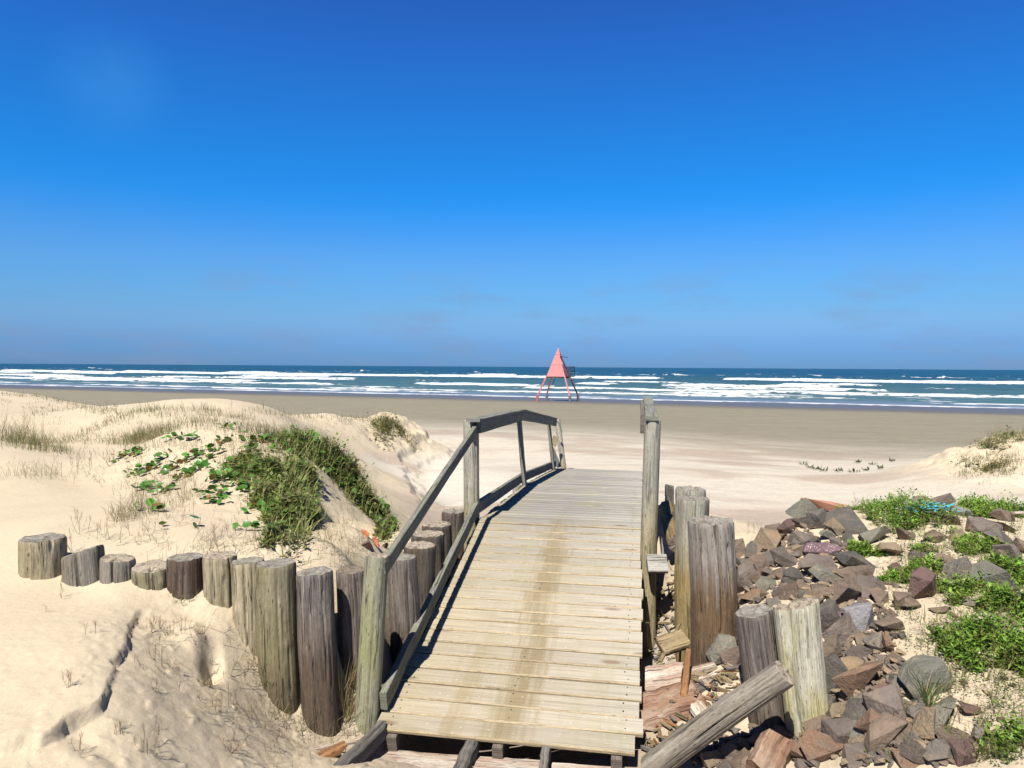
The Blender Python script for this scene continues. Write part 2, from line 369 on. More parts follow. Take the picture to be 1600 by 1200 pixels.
GREY = (.36, .35, .31); PALE = (.46, .43, .34)
M_deck, t_, b_ = newmat('deck_boards')
def build_deck_mat():
    t, b = t_, b_
    uv = N(t, 'ShaderNodeUVMap').outputs[0]
    at_ = N(t, 'ShaderNodeAttribute'); at_.attribute_name = 'rnd'
    ly = N(t, 'ShaderNodeAttribute'); ly.attribute_name = 'lay'
    sx = N(t, 'ShaderNodeSeparateXYZ'); L(t, ly.outputs['Vector'], sx.inputs[0])     # x: distance along the walk, y: across from the left edge
    S, A = sx.outputs[0], sx.outputs[1]
    g1 = noise(t, mapping(t, uv, (2.0, 85, 1)), 1, 4, .6, .8)
    g2 = noise(t, mapping(t, uv, (1.0, 22, 1)), 1, 4, .6, 1.6)
    big = noise(t, mapping(t, uv, (2.0, 3, 1)), 1, 4, .6)
    near = mixc(t, r2(t, g2, .3, .75), (.515, .45, .345), (.395, .335, .245))
    far = mixc(t, r2(t, g2, .3, .75), (.385, .365, .32), (.28, .26, .225))
    wear = math_(t, 'ADD', S, math_(t, 'MULTIPLY', math_(t, 'SUBTRACT', big, .5), 1.6))
    c = mixc(t, r2(t, math_(t, 'DIVIDE', wear, 10), .52, .72), near, far)
    # boards bleach differently: right ends are greyer
    rt = math_(t, 'MULTIPLY', r2(t, math_(t, 'ADD', math_(t, 'DIVIDE', A, 1.5), math_(t, 'MULTIPLY', math_(t, 'SUBTRACT', big, .5), .6)), .5, 1.0), .55)
    c = mixc(t, rt, c, (.52, .485, .42))
    # yellow edge growth on the left
    lf = math_(t, 'MULTIPLY', r2(t, math_(t, 'ADD', A, math_(t, 'MULTIPLY', big, .3)), .2, .5, (1, 1, 1), (0, 0, 0)), .5)
    c = mixc(t, lf, c, (.43, .36, .21))
    gy = noise(t, mapping(t, ly.outputs['Vector'], (1.3, 2.6, 1), (4, 2, 0)), 1, 5, .7)
    c = mixc(t, math_(t, 'MULTIPLY', r2(t, gy, .50, .66), .5), c, (.38, .345, .20))
    gs = noise(t, mapping(t, ly.outputs['Vector'], (2.2, 5.5, 1), (9, 6, 0)), 1, 6, .75)
    c = mixc(t, math_(t, 'MULTIPLY', r2(t, gs, .56, .70), .40), c, (.58, .51, .40))
    # damp brown drip streak down the middle
    wv = noise(t, mapping(t, ly.outputs['Vector'], (1.4, 1.0, 1)), 1, 3, .6)
    d0 = math_(t, 'ABSOLUTE', math_(t, 'SUBTRACT', A, math_(t, 'ADD', .64, math_(t, 'MULTIPLY', wv, .26))))
    fr = noise(t, mapping(t, ly.outputs['Vector'], (3.5, 16, 1)), 1, 4, .7)
    st = r2(t, math_(t, 'ADD', d0, math_(t, 'MULTIPLY', math_(t, 'SUBTRACT', fr, .5), .42)), .02, .15, (1, 1, 1), (0, 0, 0))
    sg = r2(t, math_(t, 'DIVIDE', S, 10), .62, .73, (1, 1, 1), (0, 0, 0))
    c = mixc(t, math_(t, 'MULTIPLY', math_(t, 'MULTIPLY', st, sg), .78), c, (.27, .205, .10))
    d1 = math_(t, 'ABSOLUTE', math_(t, 'SUBTRACT', A, math_(t, 'ADD', .35, math_(t, 'MULTIPLY', wv, .2))))
    st2 = r2(t, math_(t, 'ADD', d1, math_(t, 'MULTIPLY', math_(t, 'SUBTRACT', fr, .5), .35)), .0, .09, (1, 1, 1), (0, 0, 0))
    sg2 = r2(t, math_(t, 'DIVIDE', S, 10), .44, .54, (1, 1, 1), (0, 0, 0))
    c = mixc(t, math_(t, 'MULTIPLY', math_(t, 'MULTIPLY', st2, sg2), .5), c, (.34, .26, .12))
    c = mixc(t, math_(t, 'MULTIPLY', r2(t, g1, .46, .70), .5), c, (.20, .165, .115))
    # knots
    kv = N(t, 'ShaderNodeTexVoronoi'); kv.inputs['Scale'].default_value = 1; kv.feature = 'F1'
    L(t, mapping(t, uv, (1.7, 5.5, 1)), kv.inputs['Vector'])
    kn = r2(t, math_(t, 'ADD', kv.outputs['Distance'], math_(t, 'MULTIPLY', math_(t, 'SUBTRACT', g1, .5), .12)), .07, .15, (1, 1, 1), (0, 0, 0))
    c = mixc(t, math_(t, 'MULTIPLY', kn, .65), c, (.20, .12, .07))
    sp = noise(t, mapping(t, uv, (55, 55, 1)), 1, 2, .5)
    c = mixc(t, math_(t, 'MULTIPLY', r2(t, sp, .66, .72), .6), c, (.75, .7, .6))
    rr = r2(t, at_.outputs['Fac'], 0, 1, (.86,) * 3, (1.08,) * 3)
    c = mixc(t, 1.0, c, rr, 'MULTIPLY')
    L(t, c, b.inputs['Base Color']); b.inputs['Roughness'].default_value = .72; b.inputs['Specular IOR Level'].default_value = .3
    bump(t, b, math_(t, 'ADD', g1, math_(t, 'MULTIPLY', g2, .7)), .5, .004)
build_deck_mat()
M_rail = wood_mat('rail_wood', (.30, .30, .275), (.20, .20, .18), green=(.27, .28, .18), rnd_amt=.25)
M_post = wood_mat('round_post_wood', (.50, .48, .41), (.39, .37, .30), tint=(.40, .34, .22), tint_amt=.4, low=(.42, .36, .21), low_at=(.6, 1.0), rnd_amt=.06, crack_amt=.5)
M_postg = wood_mat('green_post_wood', (.44, .42, .32), (.31, .295, .21), green=(.29, .29, .14), rnd_amt=.06, crack_amt=.6)
M_old = wood_mat('old_beam_wood', (.34, .30, .25), (.20, .165, .13), rnd_amt=.4)
M_endp = end_mat('end_grain_pale', (.50, .43, .33), (.36, .30, .23))
M_endd = end_mat('end_grain_dark', (.30, .25, .20), (.19, .15, .115))
M_endg = end_mat('end_grain_grey', (.37, .35, .30), (.25, .23, .20))
M_edge_lit = wood_mat('board_edge_lit', (.60, .485, .33), (.47, .37, .22), rnd_amt=.2, crack_amt=.2)  # paler on camera-facing edges: their sunlit line is put into the colour
M_nail, tn, bn = newmat('nail_iron'); bn.inputs['Base Color'].default_value = (.035, .03, .028, 1); bn.inputs['Roughness'].default_value = .6

def simple(name, c, rough=.8, sc=8, var=.3, bmp=.3, bd=.01, metal=0):
    m, t, b = newmat(name)
    tc = N(t, 'ShaderNodeTexCoord').outputs['Object']
    n = noise(t, tc, sc, 5, .6)
    L(t, mixc(t, n, tuple(v * (1 - var) for v in c), tuple(min(1, v * (1 + var)) for v in c)), b.inputs['Base Color'])
    b.inputs['Roughness'].default_value = rough; b.inputs['Metallic'].default_value = metal
    bump(t, b, noise(t, tc, sc * 4, 4, .6), bmp, bd)
    return m

def leaf_mat(name, rough=.5, trans=.35):
    m, t, b = newmat(name)
    a = N(t, 'ShaderNodeAttribute'); a.attribute_name = 'col'
    L(t, a.outputs['Color'], b.inputs['Base Color']); b.inputs['Roughness'].default_value = rough; b.inputs['Specular IOR Level'].default_value = .3
    tr = N(t, 'ShaderNodeBsdfTranslucent'); L(t, a.outputs['Color'], tr.inputs[0])
    ms = N(t, 'ShaderNodeMixShader'); ms.inputs[0].default_value = trans
    L(t, b.outputs[0], ms.inputs[1]); L(t, tr.outputs[0], ms.inputs[2])
    L(t, ms.outputs[0], t.nodes['Material Output'].inputs[0])
    return m
M_leaf = leaf_mat('leaf_green'); M_gloss = leaf_mat('round_leaf', .28, .2); M_dry = leaf_mat('dry_stems', .8, .1)

# ------------------------------------------------------------ the ground
ea = np.array([.922, -.387]); ew = np.array([.387, .922])
def offshore(x, y): return x * ew[0] + (y - 98.0) * ew[1]
def along(x, y): return x * ea[0] + (y - 98.0) * ea[1]
BW = np.array([-4000, -400, -100, -20, 0, 6, 14, 40, 55, 70, 80, 95, 400])
BZ = np.array([-8, -6, -3, -.7, 0.0, .05, .13, .50, .75, 1.15, 1.45, 1.6, 1.6])
def base_z(x, y): return np.interp(-offshore(x, y), BW, BZ)
CP = [ # pixel x, pixel y, distance
 (0,1200,2.58),(150,1200,2.68),(300,1190,3.08),(430,1190,3.56),(540,1195,3.78),(100,1050,3.2),(0,1000,3.46),(0,1100,2.98),(200,1000,3.6),
 (60,905,4.25),(130,925,4.2),(180,918,4.2),(235,933,4.2),(290,956,4.2),(343,972,4.2),(388,1030,4.2),(430,1088,4.2),(490,1128,4.2),(545,1145,4.25),
 (300,1060,3.66),(200,1100,3.07),(380,1120,3.70),
 (68,838,4.75),(130,850,4.7),(185,862,4.65),(240,866,4.65),(290,862,4.65),(343,862,4.65),(388,864,4.65),(430,870,4.65),(491,878,4.7),(545,880,4.85),(600,868,5.6),
 (620,850,6.4),(640,832,7.2),(650,806,10.5),(655,790,12.6),(660,772,13.6),(640,740,18.3),(600,720,20.5),(690,742,18.0),(700,722,20.3),
 (450,690,8.0),(370,668,8.5),(300,665,8.8),(230,690,8.5),(200,740,7.5),(300,760,6.5),(350,720,7.3),(430,740,6.8),(300,820,5.2),(400,830,5.2),(470,770,6.5),
 (440,830,5.3),(480,725,7.6),(488,770,6.7),(493,815,5.8),(500,850,5.2),(540,852,6.6),(522,850,6.3),(524,818,7.0),(560,822,7.2),(597,850,7.0),(550,790,7.7),(580,820,7.5),(510,712,8.3),(545,745,8.3),(575,785,8.2),(605,832,7.9),(628,800,10.8),(600,760,13.5),(560,722,14),
 (150,690,12),(200,665,13),(240,637,15),(300,640,15),(370,631,16),(440,645,18),(520,650,21.5),(600,652,25),(622,668,25.5),(641,692,26.5),(600,692,26),(560,694,25),(560,672,24.5),(480,672,18),
 (0,850,4.7),(50,750,7),(110,760,7),(0,700,9.3),(100,715,8.8),(170,722,9),(30,690,11),(100,690,12),(0,650,17),(100,650,19),(0,614,30),(60,618,30),(120,632,28),(200,651,25),(170,657,20),
 (-150,900,4.2),(-200,760,7),(-200,690,11),(-200,640,18),(-200,612,30),
 (1150,872,5.9),(1200,842,6.2),(1260,806,6.3),(1330,806,6.4),(1400,790,6.8),(1500,795,6.6),(1590,800,6.4),(1350,850,5.6),(1450,900,4.9),(1550,950,4.4),(1600,1050,3.7),(1600,1190,3.0),
 (1450,1000,4.1),(1300,900,5.1),(1250,900,5.2),(1200,950,4.8),(1300,1000,4.4),(1250,1150,3.95),(1350,1100,3.7),(1450,1100,3.55),(1500,1190,3.15),(1300,1180,3.62),(1200,1190,3.72),(1100,1195,3.95),
 (1100,1060,4.55),(1070,1060,4.6),(1110,890,6.2),(1062,870,6.4),(1040,792,9.5),
 (1480,745,17),(1530,722,18),(1560,692,19),(1600,682,20),(1600,742,16.5),(1680,672,21),(1800,690,20),(1750,745,17),
]
CW = [ # world x, y, z  (places the photo hides)
 (-6,5,2.95),(-8,9,3.0),(-12,14,3.0),(-25,25,2.8),(-6,2,2.8),(-3,0,2.45),(0,0,2.1),(0,-3,2.2),(4,0,2.3),(7,3,2.5),(9,7,2.7),(-8,-3,2.7),(8,-3,2.5),
 (0,3.2,1.78),(.8,3.2,1.8),(-.5,4.2,1.72),(.2,4.3,1.66),(-.55,4.9,1.3),(-.45,5.6,1.25),(0,5.5,1.4),(.7,5.5,1.5),(-.3,6.5,1.3),(-.2,7.2,1.35),(.5,7.5,1.5),(.95,5.0,1.62),(1.05,5.6,1.62),(1.16,6.2,1.68),(1.13,5.4,1.66),(1.06,5.0,1.72),(1.26,6.0,1.75),(.3,9,1.5),(1.2,9,1.62),(.8,11,1.45),(1.6,12,1.42),
 (-4.2,11.3,2.75),(-3.2,12,2.6),
]
def _add_base_pts():
    P = []
    for (px, Y, dz) in [(370,26,0),(240,24,.2),(480,30,0),(600,32,0),(680,26,0),(680,22,0),(0,45,0.1),(100,42,0),(200,34,0),(-300,50,0),(700,16,0),(640,17,0),(700,22,0),(600,34,0),(800,14,0),(800,20,0),(800,30,0),
        (900,14,0),(1000,14,0),(1000,22,0),(1100,12,0),(1200,12,.02),(1300,12,.05),(1300,9.2,.35),(1500,9,.5),(1600,9,.6),(1500,12.5,.05),(1700,12.5,.2),(1200,9,.15),(1150,8,.2),(1200,20,0),(1350,17,0),(1400,22,0),(1500,26,0),(1600,30,0),(1900,32,0),
        (0,70,0),(400,60,0),(800,50,0),(1200,45,0),(1600,45,0),(-600,90,0),(2200,60,0),(800,90,0),(0,120,0),(1600,80,0),(720,10,.05)]:
        x = (px - 800) / FPX * Y; P.append((x, Y, base_z(x, Y) + dz))
    return P
pts = [at(a, b, c) for a, b, c in CP] + [np.array(p, float) for p in CW] + [np.array(p) for p in _add_base_pts()]
pts = np.array(pts)
def warp(x, y):
    q = np.maximum(y + 5.0, .5); return np.stack([x / q * 1.6, np.log(q) * 1.6], -1)
PW = warp(pts[:, 0], pts[:, 1]); PR = pts[:, 2] - base_z(pts[:, 0], pts[:, 1])
def kern(r): return r * r * np.log(r + 1e-9)
n_ = len(PW); D_ = np.linalg.norm(PW[:, None] - PW[None], axis=-1)
A_ = np.zeros((n_ + 3, n_ + 3)); A_[:n_, :n_] = kern(D_) - 2e-4 * np.eye(n_) * -1; A_[:n_, n_] = 1; A_[:n_, n_ + 1:] = PW
A_[n_, :n_] = 1; A_[n_ + 1:, :n_] = PW.T
W_ = np.linalg.solve(A_, np.concatenate([PR, [0, 0, 0]]))
def smooth_z(x, y):
    x = np.asarray(x, float); y = np.asarray(y, float); sh = x.shape; xf = x.ravel(); yf = y.ravel()
    out = np.zeros(len(xf))
    for i in range(0, len(xf), 60000):
        Q = warp(xf[i:i + 60000], yf[i:i + 60000])
        K = kern(np.linalg.norm(Q[:, None] - PW[None], axis=-1))
        out[i:i + 60000] = K @ W_[:n_] + W_[n_] + Q @ W_[n_ + 1:]
    far = 1 - sst(45, 75, yf); side = 1 - sst(1.3, 2.2, np.abs(xf) / np.maximum(yf + 5, 1))
    return (base_z(xf, yf) + out * far * side).reshape(sh)
def march(px, py, zf, y0=2.0, y1=130):
    r = ray(px, py); Ys = np.geomspace(y0, y1, 900); X = r[0] / r[1] * Ys; Z = CAM_Z + r[2] / r[1] * Ys
    g = zf(X, Ys); k = np.argmax(Z < g)
    if k == 0: k = 899
    return X[k], Ys[k]
# broken sand edge in the left foreground, a drop of a few centimetres on its right
edge_px = [(232,950),(215,962),(200,975),(197,990),(199,1003),(188,1018),(182,1030),(182,1042),(175,1052),(174,1064),(166,1082),(155,1098),(140,1108),(122,1116),(104,1124),(85,1136),(66,1146),(40,1150),(15,1158),(-40,1175)]
edge = np.array([march(a, b, smooth_z) for a, b in edge_px])
edge2_px = [(690,680),(662,685),(645,690),(632,698),(627,708),(629,720),(634,732),(644,748),(650,762),(655,780),(662,795)]
edge2 = np.array([march(a, b, smooth_z, 8) for a, b in edge2_px])
edge3_px = [(735,700),(700,702),(675,705),(655,713),(648,722),(652,735),(662,750),(670,765),(690,776),(720,778),(760,778)]
edge3 = np.array([march(a, b, smooth_z, 8) for a, b in edge3_px])
def sdist(x, y, E):
    best = np.full(x.shape, 1e9); sg = np.ones(x.shape); tpos = np.zeros(x.shape)
    nS = len(E) - 1
    for i in range(nS):
        a, b = E[i], E[i + 1]; ab = b - a; t = np.clip(((x - a[0]) * ab[0] + (y - a[1]) * ab[1]) / (ab @ ab), 0, 1)
        dx = x - a[0] - t * ab[0]; dy = y - a[1] - t * ab[1]; d = np.hypot(dx, dy)
        s = np.sign(ab[0] * dy - ab[1] * dx); m = d < best
        best = np.where(m, d, best); sg = np.where(m, s, sg); tpos = np.where(m, (i + t) / nS, tpos)
    return best * sg, tpos
rows = np.concatenate([np.linspace(-2, 2.15, 50), np.arange(2.2, 5.6, .0125), np.geomspace(5.61, 50, 760), np.geomspace(50.3, 165, 130), np.geomspace(167, 9000, 40)])
NR, NC = len(rows), 1350
_u = np.linspace(-1, 1, NC); tt = 1.25 * (.45 * _u + .55 * _u ** 3)
YY = np.repeat(rows[:, None], NC, 1); XX = tt[None] * (YY + 3.2)
_ci = np.unique(np.concatenate([np.arange(0, NC, 4), [NC - 1]])); _Zc = smooth_z(XX[:, _ci], YY[:, _ci])
_k = np.clip(np.searchsorted(_ci, np.arange(NC), side='right') - 1, 0, len(_ci) - 2); _f = ((np.arange(NC) - _ci[_k]) / (_ci[_k + 1] - _ci[_k]))[None]
ZZ = _Zc[:, _k] * (1 - _f) + _Zc[:, _k + 1] * _f
GZ0 = ZZ.copy()
inl = -offshore(XX, YY)
dune = sst(.12, .55, ZZ - base_z(XX, YY)) * (1 - sst(45, 70, YY))
near = 1 - sst(9, 16, YY)
# soft undulation, slumps and small lumps
ZZ += dune * ((fbm(XX * .9, YY * .9, 3) - .5) * .10 * (.2 + .8 * sst(5, 12, YY)) + (fbm(XX * 4, YY * 4, 7) - .5) * .05 * sst(5, 6, YY) * (1 - sst(20, 30, YY)) * sst(-3.6, -2.8, XX))
ZZ += (1 - dune) * (fbm(XX * .35, YY * .5, 5) - .5) * .07 * (1 - sst(60, 90, YY))
lf = sst(.2, -.3, XX) * near
e1, tp1 = sdist(XX, YY, edge)      # + side is left of the walk direction
nearE = np.exp(-(np.abs(e1) / .8) ** 2)
msk = sst(.0, .06, tp1) * (1 - sst(.97, 1.0, tp1))
wob = (fbm(XX * 11, YY * 11, 21) - .5) * .06
lower = sst(-.009, .009, (e1 + wob))  # placeholder sign resolved below
test = sdist(np.array([at(300,1060,3.9)[0]]), np.array([3.9]), edge)[0][0]
if test < 0: lower = 1 - sst(-.009, .009, (e1 + wob))
ZZ -= lower * msk * (.036 + .022 * sst(.45, .8, tp1)) * (.6 + .8 * vn(tp1 * 7, 0 * tp1, 22)) * np.exp(-(np.abs(e1) / .45) ** 2) * lf
rim = np.exp(-((e1 + wob) / .012) ** 2) * msk * lf
gul = lower * sst(1.5, .6, np.abs(e1)) * lf
gul2 = sst(at(150,1000,3.6)[0] - .6, at(300,1000,3.9)[0], XX) * sst(4.5, 4.2, YY) * lf * (1 - sst(3.9, 4.2, YY) * .6)
gm = np.clip(gul + gul2, 0, 1)
lump = fbm(XX * 9, YY * 9, 31, 4)
ZZ += gm * ((lump - .5) * .014 + np.maximum(vn(XX * 22, YY * 18, 33) - .78, 0) * .06)
# small rills in the slope
ZZ += gm * (fbm(XX * 24, YY * 24, 35, 3) - .5) * .010
hx, hy, _ = at(330, 1045, 3.95)
hd = np.hypot((XX - hx) + .25 * (YY - hy), (YY - hy) * .42)
ZZ -= .13 * np.exp(-(hd / .045) ** 2)
hx2, hy2, _ = at(318, 1005, 4.0)
ZZ += .05 * np.exp(-(np.hypot(XX - hx2 + .05, (YY - hy2)) / .09) ** 2)
# walked, clumpy sand right of the walk
rt = sst(.8, 1.2, XX) * near
ZZ += rt * (fbm(XX * 5, YY * 5, 41) - .5) * .05
rdn = sst(8, 11, XX) * sst(14, 16, YY) * (1 - sst(24, 28, YY)) * dune
ZZ += rdn * ((fbm(XX * 1.3, YY * 1.3, 45) - .5) * .5 + (fbm(XX * 5, YY * 5, 46) - .5) * .12)
r2m = sst(-6.5, -5, XX) * sst(20, 22.5, YY) * (1 - sst(27, 29, YY)) * dune
ZZ += r2m * ((fbm(XX * 1.6, YY * 1.6, 47) - .5) * .4)
# washed-out steps in the beach
for E, amp, w in ((edge2, .18, .09), (edge3, .08, .09)):
    e2, tp2 = sdist(XX, YY, E)
    tst = sdist(np.array([at(700,740,17)[0]]), np.array([17.]), E)[0][0]
    s_ = np.sign(tst); wb_ = (fbm(XX * 1.6, YY * 1.6, 51) - .5) * .5
    m_ = sst(.0, .08, tp2) * (1 - sst(.9, 1.0, tp2))
    ZZ -= sst(-w, w, s_ * e2 + wb_) * np.exp(-(e2 / 2.2) ** 2) * amp * m_
# eroded face at the end of the second ridge
ZZ += (1 - dune) * sst(12, 18, YY) * (1 - sst(40, 60, YY)) * (vn(XX * .8, YY * 2.2, 61) - .5) * .02
wetz = sst(34, 3, inl)
ZZ += (.0010 + .004 * np.clip(gm, 0, 1)) * (fbm(XX * 22, YY * 22, 71, 2) - .5) * near
# sand colours (albedo)
c_dune = np.array([.61, .515, .375]); c_beach = np.array([.47, .39, .315]); c_pale = np.array([.62, .56, .47]); c_dark = np.array([.26, .235, .175]); c_wet = np.array([.135, .122, .105])
nA = fbm(XX * .16, YY * .30 + .1 * XX, 81, 5)[..., None]; nB = fbm(XX * .6, YY * 1.6, 83, 5)[..., None]
beach = c_beach * (1 - sst(.42, .58, nA * .8 + nB * .2)) + c_pale * sst(.42, .58, nA * .8 + nB * .2)
wob2 = (fbm(along(XX, YY) * .02, inl * .2, 85) - .5) * 14
d1 = sst(66, 46, inl + wob2)[..., None]; d2 = sst(22, 9, inl + wob2 * .35)[..., None]
beach = beach * (1 - d1) + (c_dark * (0.9 + .25 * nB)) * d1
mid = sst(48, 30, inl + wob2)[..., None]
beach = beach * (1 - d2) + c_wet * d2
dn = dune[..., None]
C = beach * (1 - dn) + c_dune * dn
# dry wash patch with pale skin between the steps
e2, tp2 = sdist(XX, YY, edge3); tst = np.sign(sdist(np.array([at(700,740,17)[0]]), np.array([17.]), edge3)[0][0])
ins = (sst(0, .4, e2 * tst) * np.exp(-(e2 / 3.5) ** 2) * (XX < 1.0) * sst(10, 12, YY) * (1 - sst(22, 26, YY)))[..., None]
C = C * (1 - ins * .8) + np.array([.66, .61, .53]) * ins * .8
# ground browned darker under and right beside the walk
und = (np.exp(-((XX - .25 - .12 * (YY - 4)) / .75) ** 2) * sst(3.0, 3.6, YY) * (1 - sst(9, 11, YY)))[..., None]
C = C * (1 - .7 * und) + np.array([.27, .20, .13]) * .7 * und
C = C * (0.93 + .14 * fbm(XX * 3, YY * 3, 91)[..., None])

me = bpy.data.meshes.new('ground')
V = np.stack([XX, YY, ZZ], -1).reshape(-1, 3)
idx = np.arange(NR * NC).reshape(NR, NC)
F = np.stack([idx[:-1, :-1], idx[:-1, 1:], idx[1:, 1:], idx[1:, :-1]], -1).reshape(-1, 4)
def quick_mesh(me, V, F):
    me.vertices.add(len(V)); me.vertices.foreach_set('co', V.astype(np.float32).ravel())
    nl = F.shape[1]
    me.loops.add(F.size); me.loops.foreach_set('vertex_index', F.astype(np.int32).ravel())
    me.polygons.add(len(F)); me.polygons.foreach_set('loop_start', np.arange(0, F.size, nl, dtype=np.int32))
    me.update(calc_edges=True)
quick_mesh(me, V, F)
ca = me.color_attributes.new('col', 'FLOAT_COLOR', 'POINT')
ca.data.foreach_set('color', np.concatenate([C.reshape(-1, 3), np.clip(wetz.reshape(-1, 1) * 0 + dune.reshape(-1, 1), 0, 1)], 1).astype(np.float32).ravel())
wa = me.attributes.new('wet', 'FLOAT', 'POINT'); wa.data.foreach_set('value', d2.reshape(-1).astype(np.float32))
me.polygons.foreach_set('use_smooth', np.ones(len(F), bool))
ground = bpy.data.objects.new('ground', me); col.objects.link(ground); tag(ground, kind='structure')
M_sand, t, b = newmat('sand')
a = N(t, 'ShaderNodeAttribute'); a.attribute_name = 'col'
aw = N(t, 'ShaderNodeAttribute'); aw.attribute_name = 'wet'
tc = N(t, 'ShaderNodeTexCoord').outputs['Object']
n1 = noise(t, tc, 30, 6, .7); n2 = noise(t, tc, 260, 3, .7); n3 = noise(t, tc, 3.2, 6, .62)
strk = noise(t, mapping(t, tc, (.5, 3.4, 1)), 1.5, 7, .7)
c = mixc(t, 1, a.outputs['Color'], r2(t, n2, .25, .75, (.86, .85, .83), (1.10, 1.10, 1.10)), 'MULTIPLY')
c = mixc(t, .7, c, r2(t, n1, .3, .7, (.90, .885, .86), (1.06, 1.06, 1.06)), 'MULTIPLY')
bm = math_(t, 'SUBTRACT', 1.0, a.outputs['Alpha'])
foot = noise(t, mapping(t, tc, (1, 1.6, 1)), 9, 5, .7)
c = mixc(t, math_(t, 'MULTIPLY', bm, .8), c, mixc(t, 1, c, r2(t, foot, .35, .62, (.86, .855, .85), (1.07, 1.07, 1.07)), 'MULTIPLY'))
c = mixc(t, math_(t, 'MULTIPLY', bm, .85), c, mixc(t, 1, c, r2(t, strk, .3, .68, (.92, .915, .91), (1.07, 1.065, 1.06)), 'MULTIPLY'))
# shell and twig specks
vo = N(t, 'ShaderNodeTexVoronoi'); vo.inputs['Scale'].default_value = 26; L(t, tc, vo.inputs['Vector'])
spk = r2(t, vo.outputs['Distance'], .07, .12, (1, 1, 1), (0, 0, 0)); gt = r2(t, noise(t, tc, 5, 3, .6), .56, .64)
c = mixc(t, math_(t, 'MULTIPLY', math_(t, 'MULTIPLY', spk, gt), .55), c, (.16, .11, .07))
L(t, c, b.inputs['Base Color'])
rg = r2(t, aw.outputs['Fac'], 0, 1, (.95,) * 3, (.38,) * 3); L(t, rg, b.inputs['Roughness']); b.inputs['Specular IOR Level'].default_value = .2
hh_ = math_(t, 'ADD', math_(t, 'MULTIPLY', n1, .6), math_(t, 'ADD', math_(t, 'MULTIPLY', n2, .22), math_(t, 'ADD', math_(t, 'MULTIPLY', n3, 1.3), math_(t, 'MULTIPLY', math_(t, 'MULTIPLY', foot, bm), 1.6))))
bump(t, b, hh_, .5, .02)
me.materials.append(M_sand)

def gz(x, y):
    x = np.asarray(x, float); y = np.asarray(y, float)
    yi = np.interp(y, rows, np.arange(NR)); xi = np.interp(x / (y + 3.2), tt, np.arange(NC))
    y0 = np.clip(np.floor(yi).astype(int), 0, NR - 2); x0 = np.clip(np.floor(xi).astype(int), 0, NC - 2)
    fy = yi - y0; fx = np.clip(xi - x0, 0, 1)
    return (ZZ[y0, x0] * (1 - fx) + ZZ[y0, x0 + 1] * fx) * (1 - fy) + (ZZ[y0 + 1, x0] * (1 - fx) + ZZ[y0 + 1, x0 + 1] * fx) * fy
def gpt(px, py, y0=2.2):
    x, y = march(px, py, gz, y0); return np.array([x, y, float(gz(x, y))])

